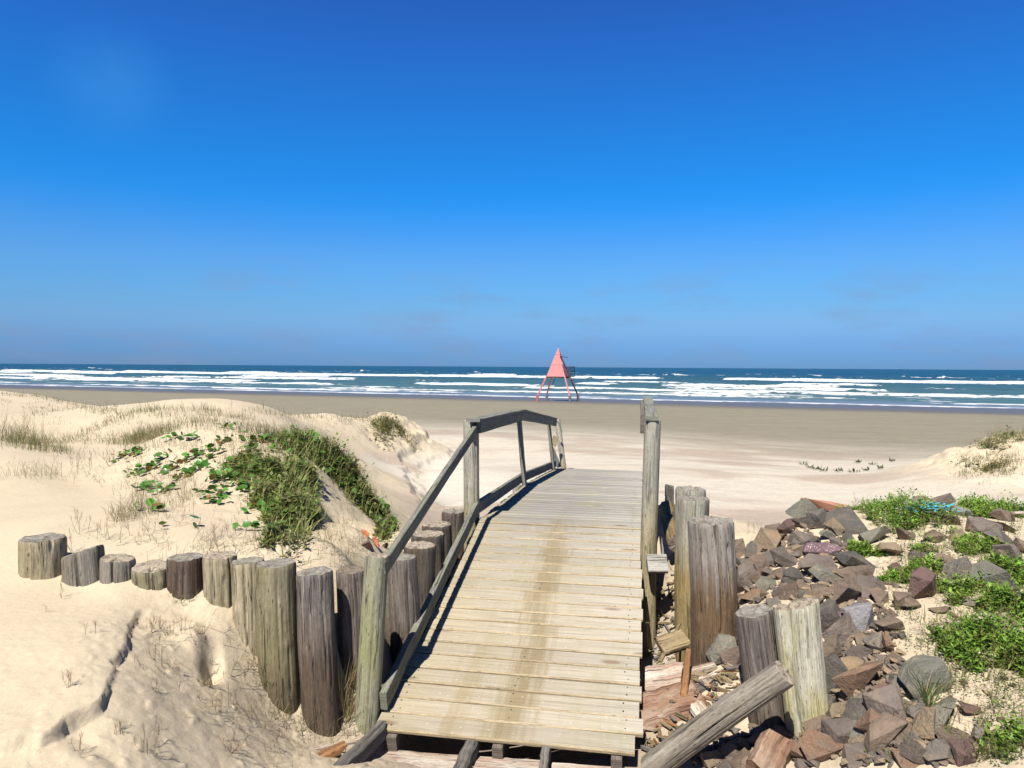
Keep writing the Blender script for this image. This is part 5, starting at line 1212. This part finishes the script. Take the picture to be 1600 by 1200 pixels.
# dark shrubs on the flank of the main dune
def shrub(px, py, wpx, ry, h, nst, label, colr, leaf=.036, dry=.3, dirpx=None):
    dry = dry * .45; colr = tuple(v * c_ for v, c_ in zip(colr, (2.0, 1.8, 1.4)))
    c = gpt(px, py); root = empty('dune_shrub', tuple(c), label, 'shrub', 'leafy shrub clumps on the dunes')
    P = PL(); Q = PL(); rx = wpx * c[1] / FPX
    B, r_ = scatter_disc(c, rx * 1.35, ry * 1.35, int(nst * 1.25), .8)
    kp = fbm(B[:, 0] * 5, B[:, 1] * 5, int(px), 3) > (.455 + .10 * r_); B = B[kp]; r_ = r_[kp]; n = len(B)
    hh = h * (1.0 - .45 * r_ ** 2) * rg_.uniform(.25, 1.3, n) * (.3 + 1.4 * fbm(B[:, 0] * 6, B[:, 1] * 6, int(px) + 5, 2)); az = rg_.random(n) * 6.28; le = np.abs(rg_.normal(.3, .3, n)) + .3 * r_
    d = np.stack([np.cos(az) * np.sin(le), np.sin(az) * np.sin(le), np.cos(le)], -1)
    tw(Q, B[:n // 3], hh[:n // 3], colvar((.38, .29, .16), n // 3, .3), 2, .004)
    for k in range(9):
        f = rg_.uniform(.1, 1.0, n); pos = B + d * (hh * f)[:, None] + rg_.normal(0, .012, (n, 3))
        br = fbm(pos[:, 0] * 8, pos[:, 1] * 8 + pos[:, 2] * 8, int(px) + 3, 3)[:, None]
        cc = colvar(colr, n, .35, .2) * (.35 + 1.3 * br); kk = rg_.random(n) < dry; cc[kk] = colvar((.24, .23, .08), int(kk.sum()))
        P.leaves(pos, leaf * rg_.uniform(.4, 1.8, n), rg_.random(n) * 6.28, rg_.uniform(-.4, .9, n), cc, .6)
    Q.blades(B, hh, np.full(n, .0035), az, le, rg_.normal(.4, .4, n), colvar((.16, .18, .06), n, .35), segs=3)
    no = nst // 2; B6, _ = scatter_disc(c, rx * 2.0, ry * 1.9, no, .6); B6 = B6[fbm(B6[:, 0] * 6, B6[:, 1] * 6, int(px) + 9, 3) > .46]; no = len(B6)
    Q.blades(B6, h * rg_.uniform(.35, 2.2, no), np.full(no, .0055), rg_.random(no) * 6.28, np.abs(rg_.normal(.2, .4, no)), rg_.normal(.7, .5, no), colvar((.30, .31, .11), no, .45), segs=3)
    for k in range(3): P.leaves(B6 + rg_.normal(0, .02, (no, 3)) * [1, 1, .3] + [0, 0, h * .12 * (k + .5)], leaf * rg_.uniform(.4, 1.2, no), rg_.random(no) * 6.28, rg_.uniform(-.3, .8, no), colvar(colr, no, .4, .25), .55)
    B4, _ = scatter_disc(c, rx * 1.5, ry * 1.4, max(4, n // 9)); m4 = len(B4); P.discs(B4 + [0, 0, 1] * (h * rg_.uniform(.2, .9, m4))[:, None], rg_.uniform(.04, .085, m4), rg_.random(m4) * 6.28, np.abs(rg_.normal(.6, .4, m4)), colvar((.12, .26, .04), m4, .4))
    P.build('foliage', M_leaf, root); Q.build('stems', M_dry, root); return root
SHR = [(478,700,26,.30,.15,420,'dark green shrub growth at the crest of the big dune, topmost of the right-hand band'),(500,715,26,.28,.20,620,'dense dark green clump just below the topmost one of the right-hand band'),(522,730,24,.28,.20,620,'third clump down the right-hand shrub band'),
 (542,750,20,.26,.19,480,'fourth clump down the right-hand shrub band'),(556,768,14,.25,.16,260,'fifth clump of the right-hand band, where it thins out'),(574,788,11,.25,.15,170,'thin brownish clump right of the shaded sand'),(590,808,11,.25,.15,170,'thin brownish clump above the orange brick bits'),(604,828,9,.22,.14,120,'lowest thin clump of the band, nearest the handrail'),
 (405,738,28,.28,.10,260,'low olive growth at the upper end of the left-hand shrub band'),(432,752,26,.24,.14,420,'leafy green clump in the upper left-hand shrub band'),(462,748,22,.22,.15,380,'green clump between the two shrub bands'),(450,778,26,.22,.17,560,'dense olive clump in the middle of the left-hand shrub band'),
 (425,790,20,.18,.12,260,'low leafy clump at the left side of the left-hand band'),(472,795,16,.18,.17,380,'dark clump at the edge of the shaded sand'),(452,815,22,.16,.17,460,'olive clump in the lower left-hand shrub band'),(478,825,10,.13,.13,160,'small dark clump hanging over the shaded sand'),(445,842,18,.12,.14,300,'lowest clump of the left-hand band, above the thick log'),(385,720,22,.3,.09,160,'sparse low growth among the round leaves')]
for (x, y, wpx, ry, h, n, lb) in SHR:
    shrub(x, y, wpx, ry, h, n, lb, (.085, .135, .035) if x > 465 else (.10, .14, .04), leaf=.034, dry=.35 if x < 560 else .8)
shrub(604, 668, 18, .5, .35, 260, 'brown-green bush on the seaward end of the second dune ridge', (.13, .13, .05), leaf=.04, dry=.7)
shrub(598, 690, 22, .4, .12, 120, 'dry low bush under the end of the second dune ridge', (.14, .13, .06), leaf=.03, dry=.8)
# grass tufts placed one by one
TU = [(20,688,.5,.55,330,GR,'tall feathery green shrub-grass at the left picture edge'),(45,694,.3,.45,220,GR,'second feathery tuft beside the left edge one'),(78,700,.3,.22,60,OLIVE,'short olive tuft in the hollow right of the feathery tufts'),
 (40,742,.32,.22,90,OLIVE,'spreading dry runner tuft on the flat sand at left'),(75,745,.28,.20,80,OLIVE,'right half of the spreading runner tuft on the flat sand'),
 (215,690,.45,.30,420,(.20,.20,.06),'reddish green slanted tuft on the dune shoulder'),(245,680,.45,.26,420,(.18,.20,.06),'green slanted tuft right of the reddish one'),(165,690,.4,.22,160,GR,'pale green tuft left of the reddish slanted tuft'),(120,690,.4,.2,120,GR,'sparse pale tuft in the middle of the dune hollow'),
 (210,800,.20,.20,220,(.22,.22,.08),'round olive grass tuft above the low tilted stump'),(195,812,.12,.14,110,(.24,.23,.09),'small olive tuft left of the round one'),
 (410,680,.3,.22,160,GR,'grass tuft on the crest of the big dune by the round leaves'),(440,690,.3,.22,160,GR,'grass tuft right of the crest tuft on the big dune'),(375,655,.3,.25,120,OLIVE,'upright grass tuft on the saddle behind the big dune'),(340,650,.4,.22,130,OLIVE,'grass strip left of the upright saddle tuft'),
 (250,900,.06,.10,60,(.16,.18,.06),'grey-green tuft draped over the low tilted stump'),(285,938,.07,.12,70,(.15,.19,.07),'grey-green grass at the foot of the dark brown stump'),(512,1120,.07,.16,80,(.10,.20,.09),'blue-green grass at the foot of the tall grey log'),(545,1140,.08,.14,80,(.13,.20,.06),'green grass between the tall grey log and the rail post'),(465,1135,.10,.10,90,(.20,.21,.09),'dry green tuft below the thick log'),(440,1125,.08,.08,60,OLIVE,'small dry tuft left of the one below the thick log'),(320,1070,.04,.10,40,(.20,.20,.08),'tiny tuft in the mouth of the sand hollow'),(245,1085,.03,.07,18,(.20,.22,.08),'tiny rosette on the slumped sand below the broken edge')]
for (x, y, rx, h, n, cc_, lb) in TU:
    grass_tuft('grass_tuft', x, y, rx, h, n, cc_, lb, group=GT, wdt=.005 if y < 720 else .003, twigs=max(2, n // 30), dry=.35)
# dry stems by the dark log behind the rail post
grass_tuft('dry_grass_bunch', 545, 1085, .05, .42, 130, (.30, .22, .10), 'dry hanging grass bunch in the gap left of the front rail post', dry=.8, wdt=.003, lean=.25, curve=.4, c=np.array([*at(538, 1100, 4.32)[:2], at(538, 1100, 4.32)[2]]))
# spindly dry plants
TP = [(135,835,.10,.22,7,'spiky dry twig plant standing behind the second stump'),(105,870,.05,.14,4,'few dry twigs between the first two stumps'),(100,935,.03,.12,3,'lone forked twig in front of the second stump'),(72,955,.02,.06,2,'tiny forked twig in the smooth sand below the first stump'),(140,990,.03,.09,3,'thin twig stuck in the smooth sand left of the broken edge'),
 (112,1075,.03,.09,4,'small Y-shaped twig on the smooth bank above the broken edge'),(245,990,.08,.10,14,'dry twigs hanging over the top of the broken sand edge'),(300,1000,.10,.10,12,'dry twigs on the sand below the smooth pale log'),(260,1045,.08,.10,10,'reddish dry twigs in the middle of the sand slope'),(330,1110,.10,.11,12,'dry twig tangle right of the sand hollow'),
 (380,1120,.10,.12,12,'dry twig tangle below the narrow pale log'),(400,1060,.06,.10,6,'dry twigs left of the foot of the thick log'),(230,1180,.05,.10,6,'dry twig near the bottom edge under the slope'),(130,1180,.05,.08,4,'dry twig at the bottom left on crumbled sand'),(180,1150,.04,.07,5,'low dry sprig below the broken edge'),(360,1175,.06,.08,8,'dry twigs at the bottom edge right of the middle'),
 (290,810,.10,.16,6,'dry stems on the bare sand face of the big dune'),(340,845,.10,.14,8,'dry stems above the dark brown stump'),(400,860,.08,.12,7,'dry stems above the narrow pale log'),(170,850,.10,.16,8,'dry stems above the smallest split stump'),(225,850,.06,.12,6,'dry stems above the low tilted stump'),(520,855,.10,.14,10,'dry stems behind the tall grey log'),
 (1175,835,.10,.14,6,'dry twig plant on the sand right of the big brown log'),(1190,940,.05,.10,4,'dry twig by the orange-brown stone in the rubble'),(190,720,.2,.2,10,'reddish dry stems at the left foot of the big dune'),(130,735,.2,.2,8,'dry stems on the flat sand left of the big dune')]
for (x, y, rx, h, n, lb) in TP:
    twig_plant('dry_twigs', x, y, rx, h, n, lb, group='dry twig plants in the sand', wd=.0028 if y > 780 else .005)
# stuff: thin grass over the dunes
def stuff_grass(name, windows, label, hgt, wdt, colr, dry=.5, near_=2.2):
    P = PL()
    for (n, x0, x1, y0, y1, dens) in windows:
        B = ground_pts_px(n, x0, x1, y0, y1, dens, near_)
        B = np.repeat(B, 3, 0); B[:, :2] += rg_.normal(0, .05, (len(B), 2)); B[:, 2] = gz(B[:, 0], B[:, 1]) - .005
        m = len(B); L_ = hgt * rg_.uniform(.4, 1.2, m); cc = colvar(colr, m, .3); k = rg_.random(m) < dry; cc[k] = colvar(DRYC, int(k.sum()), .35)
        P.blades(B, L_, wdt * (B[:, 1] / 8).clip(.6, 2.2), rg_.random(m) * 6.28, np.abs(rg_.normal(.2, .45, m)), rg_.normal(.6, .6, m), cc)
    return tag(P.build(name, M_leaf), label, 'grass', kind='stuff')
ns = lambda s_, th, sd_: (lambda x, y: float(fbm(x / s_, y / (s_ * .45), sd_, 3) > th))
stuff_grass('dune_grass', [(650, 200, 470, 690, 850, lambda x, y: float(fbm(x / 40, y / 30, 3, 3) > .46 + max(0, (340 - x)) / 900 + (y > 790) * .12)), (500, 330, 610, 690, 860, lambda x, y: float(abs((x - 330) - (y - 640) * 1.25) < 110) * (fbm(x / 30, y / 25, 9, 2) > .4)),
   (120, 100, 640, 850, 880, ns(40, .5, 14)), (70, 400, 540, 1090, 1190, ns(40, .56, 11))], 'thin dry and green grass spread over the flank of the big dune', .13, .0032, OLIVE, .45)
def crest(points, spread):
    def f(n):
        out = []
        for _ in range(n):
            t = rg_.random() * (len(points) - 1); i = int(t); f_ = t - i
            out.append((points[i][0] * (1 - f_) + points[i + 1][0] * f_ + rg_.normal(0, 3), points[i][1] * (1 - f_) + points[i + 1][1] * f_ + abs(rg_.normal(0, spread)) + 1.5))
        return out
    return f
P = PL()
for pts_c, spr, n, hg in [([(0,614),(50,616),(100,625),(160,640),(205,652)], 2, 120, .18), ([(62,644),(120,634),(170,640)], 2, 50, .16), ([(85,690),(150,668),(200,645),(240,636),(300,637),(340,640)], 3, 190, .18), ([(400,640),(460,648),(540,652),(610,655),(625,668)], 3, 150, .2), ([(600,655),(618,664),(632,680),(650,694)], 4, 160, .22),
                          ([(190,690),(230,675),(280,662),(330,655)], 5, 150, .2), ([(340,660),(400,672),(460,688),(500,700)], 8, 170, .16), ([(0,690),(60,700),(110,702)], 4, 120, .2), ([(230,640),(330,655),(420,665),(500,672)], 7, 150, .18), ([(1500,740),(1540,732),(1580,735)], 4, 110, .2),([(1540,690),(1570,682),(1600,678)], 5, 130, .25),([(1520,715),(1560,710),(1600,715)], 9, 110, .18)]:
    B = np.array([gpt(a, b) for a, b in crest(pts_c, spr)(n)]); B = np.repeat(B, 3, 0); B[:, :2] += rg_.normal(0, .10, (len(B), 2)); B[:, 2] = gz(B[:, 0], B[:, 1]) - .01
    m = len(B); cc = colvar((.17, .20, .06), m, .3); k = rg_.random(m) < .35; cc[k] = colvar(DRYC, int(k.sum()), .3)
    P.blades(B, hg * rg_.uniform(.4, 1.2, m), .004 * (B[:, 1] / 8).clip(.7, 2.6), rg_.random(m) * 6.28, np.abs(rg_.normal(.2, .4, m)), rg_.normal(.6, .6, m), cc)
for (n, x0, x1, y0, y1, th, sd_) in [(170, 0, 240, 616, 665, .54, 21), (220, 120, 640, 640, 700, .54, 22), (60, 1490, 1600, 690, 760, .5, 23)]:
    B = ground_pts_px(n, x0, x1, y0, y1, ns(26, th, sd_)); B = np.repeat(B, 3, 0); B[:, :2] += rg_.normal(0, .12, (len(B), 2)); B[:, 2] = gz(B[:, 0], B[:, 1]) - .01
    kk = B[:, 2] - base_z(B[:, 0], B[:, 1]) > .15; B = B[kk]
    m = len(B); cc = colvar((.24, .22, .10), m, .3); k = rg_.random(m) < .6; cc[k] = colvar(DRYC, int(k.sum()), .3)
    P.blades(B, .12 * rg_.uniform(.4, 1.2, m), .004 * (B[:, 1] / 8).clip(.7, 2.6), rg_.random(m) * 6.28, np.abs(rg_.normal(.3, .4, m)), rg_.normal(.6, .6, m), cc)
tag(P.build('crest_grass', M_leaf), 'thin dune grass lining the crests of the dunes', 'grass', kind='stuff')
# dry creeping twigs over sand (uncountable)
P = PL()
for (n, x0, x1, y0, y1, th, sd_) in [(150, 180, 460, 690, 860, .42, 31), (50, 200, 470, 960, 1190, .5, 32), (34, 330, 560, 1040, 1190, .42, 37), (60, 0, 220, 700, 760, .5, 33), (70, 300, 600, 840, 885, .4, 34), (60, 1040, 1150, 900, 1080, .3, 35), (60, 1440, 1600, 1040, 1195, .3, 36), (90, 1360, 1600, 830, 1000, .35, 38)]:
    B = ground_pts_px(n, x0, x1, y0, y1, ns(40, th, sd_)); m = len(B)
    tw(P, B + [0, 0, .006], rg_.uniform(.08, .22, m), colvar((.20, .14, .07), m, .4), 2, .0032, lean=rg_.uniform(.8, 1.45, m))
tag(P.build('creeping_runners', M_dry), 'dry creeping runners and twigs lying over the sand', 'twigs', kind='stuff')
# round-leaved creepers
RLC = [(205,712,10),(235,735,12),(225,765,12),(250,770,8),(240,795,7),(280,822,3),(330,708,10),(355,690,8),(290,745,10),(300,715,9),(370,735,12),(375,765,14),(345,750,12),(320,725,8),(395,690,10),(420,725,10),(440,705,8),(465,690,8),(330,775,8),(265,690,4),(470,735,12),(405,800,8),(395,830,5),(440,755,10),(195,718,5),(490,710,10),(520,745,10),(385,715,12),(405,740,12),(355,750,10),(310,735,9),(270,735,9),(220,740,9),(345,780,8),(430,790,8),(420,690,8),(360,670,6),(295,690,6),(450,735,8),(475,790,8),(250,720,8)]
for i, (x, y, n) in enumerate(RLC):
    c = gpt(x, y); P = PL(); n = int(n * 1.9); B, _ = scatter_disc(c, .15, .15, n, .8); n = len(B); hts = rg_.uniform(.012, .07, n)
    cc = colvar((.10, .27, .04), n, .45, .25); k = rg_.random(n) < .12; cc[k] = colvar((.33, .20, .05), int(k.sum()))
    P.blades(B, hts, np.full(n, .004), np.zeros(n), np.zeros(n), np.zeros(n), colvar((.25, .2, .08), n), segs=1)
    P.discs(B + np.stack([0 * hts, 0 * hts, hts], -1), rg_.uniform(.035, .078, n), rg_.random(n) * 6.28, np.abs(rg_.normal(.5, .4, n)), cc)
    k3 = 5; B5, _ = scatter_disc(c, .2, .2, k3); tw(P, B5, rg_.uniform(.08, .2, k3), colvar((.26, .17, .08), k3), 1, .003, lean=rg_.uniform(.9, 1.5, k3))
    o = P.build('round_leaf_creeper', M_gloss, origin=tuple(c)); near_ = ['at the left foot of the big dune', 'high on the big dune', 'on the middle of the big dune', 'by the dark shrubs of the big dune']
    reg = 0 if x < 262 else (1 if y < 715 else (2 if x < 400 else 3))
    RLC[i] = (o, reg, x)
from collections import defaultdict
dd_ = defaultdict(list)
for o, reg, x in RLC: dd_[reg].append((x, o))
for reg, lst in dd_.items():
    lst.sort(key=lambda q_: q_[0])
    for k, (x, o) in enumerate(lst):
        m_ = len(lst); w_ = 'leftmost' if k == 0 else ('rightmost' if k == m_ - 1 else (ORD[k] + ' from left' if k <= (m_ - 1) // 2 else ORD[m_ - 1 - k] + ' from right'))
        tag(o, f'{w_} round-leaved green creeper {near_[reg]}', 'creeper', 'round-leaved creepers on the big dune')
# seedlings in a row on the beach
SE = [(1257,727),(1266,732),(1276,735),(1286,737),(1313,738),(1336,739),(1340,724),(1353,736),(1362,727),(1376,734),(1394,722)]
for i, (x, y) in enumerate(SE):
    c = gpt(x, y, 8); P = PL(); n = 16; B, _ = scatter_disc(c, .10, .08, n)
    P.leaves(B + [0, 0, .02], rg_.uniform(.08, .18, n), rg_.random(n) * 6.28, rg_.uniform(.2, 1.2, n), colvar((.15, .17, .07), n), .3)
    tag(P.build('beach_seedling', M_leaf, origin=tuple(c)), f'{"leftmost" if i == 0 else "rightmost" if i == len(SE) - 1 else (ORD[i] + " from left" if i < 9 else "next to rightmost")} small green seedling on the pale beach sand', 'seedling', 'seedlings on the pale beach sand')
# bushes on the right dune
for (x, y, wpx, ry, h, n, lb) in [(1545,700,18,.5,.35,130,'twiggy bush at the top left of the right-hand dune'),(1588,690,16,.5,.3,120,'grassy bush on the top of the right-hand dune at the edge'),(1556,732,16,.4,.22,110,'grey-green bush at the foot of the right-hand dune'),(1512,728,10,.4,.25,60,'small brown bush on the left nose of the right-hand dune')]:
    shrub(x, y, wpx, ry, h, n, lb, (.15, .15, .07), leaf=.035, dry=.7)
# blue plastic
c = gpt(1450, 812); mb = MB(); rp = random.Random(3)
M_blue = simple('blue_plastic', (.10, .52, .72), .35, 30, .5, .3, .01)
for k in range(46):
    a = rp.uniform(0, 6.28); q_ = c + np.array([rp.gauss(0, .085), rp.gauss(0, .06), .05 + rp.uniform(0, .07)])
    e = q_ + np.array([math.cos(a) * rp.uniform(.03, .09), math.sin(a) * .06, rp.uniform(-.02, .03)])
    beam(mb, q_, e, rp.uniform(.01, .03), .003, segs=3, wob=.006, ch=.0006)
tag(mb.build('plastic_net', M_blue, None, origin=tuple(c)), 'crumpled light blue plastic net caught in the weeds on the crest', 'litter')
c = gpt(1592, 818); mb = MB(); beam(mb, c + [-.05, 0, .08], c + [.08, .02, .08], .03, .02, segs=5, wob=.003)
tag(mb.build('wood_fragment', D['white'], None, origin=tuple(c)), 'short bleached stick at the right picture edge among weeds', 'driftwood')

# ------------------------------------------------------------ lifeguard tower
TY = 84.0
tx = at(872, 600, TY)[0]; tz = float(gz(tx, TY)) - .03
tower = empty('lifeguard_tower', (tx, TY, tz), 'faded red pyramid lifeguard tower on splayed legs at the water edge', 'lifeguard tower')
phi = R(-19); Rz = np.array([[math.cos(phi), -math.sin(phi), 0], [math.sin(phi), math.cos(phi), 0], [0, 0, 1]])
def T3(x, y, z): return Rz @ np.array([x, y, z]) + np.array([tx, TY, tz])
M_red = simple('faded_red_paint', (.54, .18, .175), .65, 2.2, .28, .2, .02); M_redd = simple('red_leg_paint', (.50, .10, .10), .6, 6, .2, .2, .02)
M_conc = simple('foot_concrete', (.13, .13, .125), .9, 6, .5, .4, .02); M_blk = simple('dark_wood', (.03, .028, .026), .8, 6, .4, .3, .02); M_wht = simple('white_panel', (.75, .68, .60), .6, 5, .1, .1, .01)
z0, z1, ha = 2.85, 6.20, 1.09
def lvl(z): return ha * (z1 - z) / (z1 - z0)
lv = [z0, 3.0, 4.14, 4.17, 5.3, 5.33, z1]
for face in range(4):
    mb = MB(); an = face * math.pi / 2
    def FP(u, z, inset=0.0):
        h_ = lvl(z) - inset; x, y = u * max(h_, .0), -max(h_, .0); return T3(x * math.cos(an) - y * math.sin(an), x * math.sin(an) + y * math.cos(an), z)
    segs_ = [(z0, 4.14, 0), (4.14, 4.18, .03), (4.18, 5.30, 0), (5.30, 5.34, .03), (5.34, z1 - .01, 0)]
    for a, b_2, ins in segs_:
        mb.add([FP(-1, a, ins), FP(1, a, ins), FP(1, b_2, ins), FP(-1, b_2, ins), FP(-1, a, ins + .04), FP(1, a, ins + .04), FP(1, b_2, ins + .04), FP(-1, b_2, ins + .04)], [[0, 1, 2, 3], [7, 6, 5, 4], [0, 4, 5, 1], [3, 2, 6, 7], [0, 3, 7, 4], [1, 5, 6, 2]])
    mb.build('cabin_wall', M_red, tower)
mb = MB(); a = lvl(z0) - .02
beam(mb, T3(-a, 0, z0 - .09), T3(a, 0, z0 - .09), 2 * a, .16, up=(0, 0, 1), segs=2, wob=0); mb.build('floor_deck', M_blk, tower)
for (sx, sy, m_) in ((-1, -1, M_redd), (1, -1, M_redd), (-1, 1, M_redd), (1, 1, M_redd)):
    mb = MB(); top = T3(sx * 1.06, sy * 1.06, 2.9); ft = T3(sx * 1.86, sy * 1.86, .70); beam(mb, ft, top, .16, .16, up=U_, segs=3, wob=0)
    lg = mb.build('leg', M_redd, tower)
    mb = MB(); beam(mb, T3(sx * 1.90, sy * 1.90, -.25), T3(sx * 1.88, sy * 1.88, .74), .27, .27, up=U_, segs=3, wob=.004, ch=.02)
    ft_ = mb.build('foot', M_redd if (sx, sy) == (-1, -1) else M_conc, lg); ft_.location = (0, 0, 0); ft_.parent = lg
# parts on the right face: awning, window panel, balcony
mb = MB(); beam(mb, T3(lvl(5.15) - .02, -.35, 5.17), T3(lvl(5.15) + .85, -.35, 5.02), .5, .06, segs=3, wob=0); mb.build('awning', M_blk, tower)
mb = MB(); sl_ = ha / (z1 - z0)
pa = lambda y, z: T3(lvl(z) + .012, y, z)
pb_ = lambda y, z: T3(lvl(z) - .02, y, z)
qd = [(-.45, 4.22), (-.12, 4.22), (-.12, 4.62), (-.40, 4.62)]
mb.add([pa(*q_) for q_ in qd] + [pb_(*q_) for q_ in qd], [[0, 1, 2, 3], [7, 6, 5, 4], [0, 4, 5, 1], [1, 5, 6, 2], [2, 6, 7, 3], [3, 7, 4, 0]]); mb.build('window_panel', M_wht, tower)
mb = MB()
beam(mb, T3(1.0, 0, 2.86), T3(1.75, 0, 2.86), 1.6, .08, segs=1, wob=0)
for y in (-.75, 0, .75):
    for x in (1.25, 1.72): beam(mb, T3(x, y, 2.9), T3(x, y, 3.95), .06, .06, up=U_, segs=1, wob=0)
for z in (3.45, 3.95):
    beam(mb, T3(1.72, -.78, z), T3(1.72, .78, z), .05, .08, segs=1, wob=0)
    for y in (-.75, .75): beam(mb, T3(.85 if z < 3.6 else .7, y, z), T3(1.78, y, z), .05, .08, segs=1, wob=0)
mb.build('balcony', M_blk, tower)
mb = MB(); beam(mb, T3(-1.0, 1.0, 1.85), T3(-.55, 1.0, 2.8), .06, .06, segs=1, wob=0); mb.build('brace', M_blk, tower)
mb = MB(); beam(mb, T3(-.03, 0, z1 - .02), T3(0, 0, z1 + .12), .04, .04, up=U_, segs=1, wob=0); mb.build('apex_cap', M_blk, tower)

# ------------------------------------------------------------ real-world albedos for this exposure
ALB = .62
for m in bpy.data.materials:
    if not m.use_nodes: continue
    t = m.node_tree
    for n in list(t.nodes):
        if n.type in ('BSDF_PRINCIPLED', 'BSDF_TRANSLUCENT'):
            inp = n.inputs['Base Color'] if n.type == 'BSDF_PRINCIPLED' else n.inputs[0]
            if inp.is_linked:
                src = inp.links[0].from_socket; vm = t.nodes.new('ShaderNodeVectorMath'); vm.operation = 'SCALE'; vm.inputs['Scale'].default_value = ALB
                t.links.new(src, vm.inputs[0]); t.links.new(vm.outputs[0], inp)
            else:
                c = inp.default_value; inp.default_value = (c[0] * ALB, c[1] * ALB, c[2] * ALB, 1)
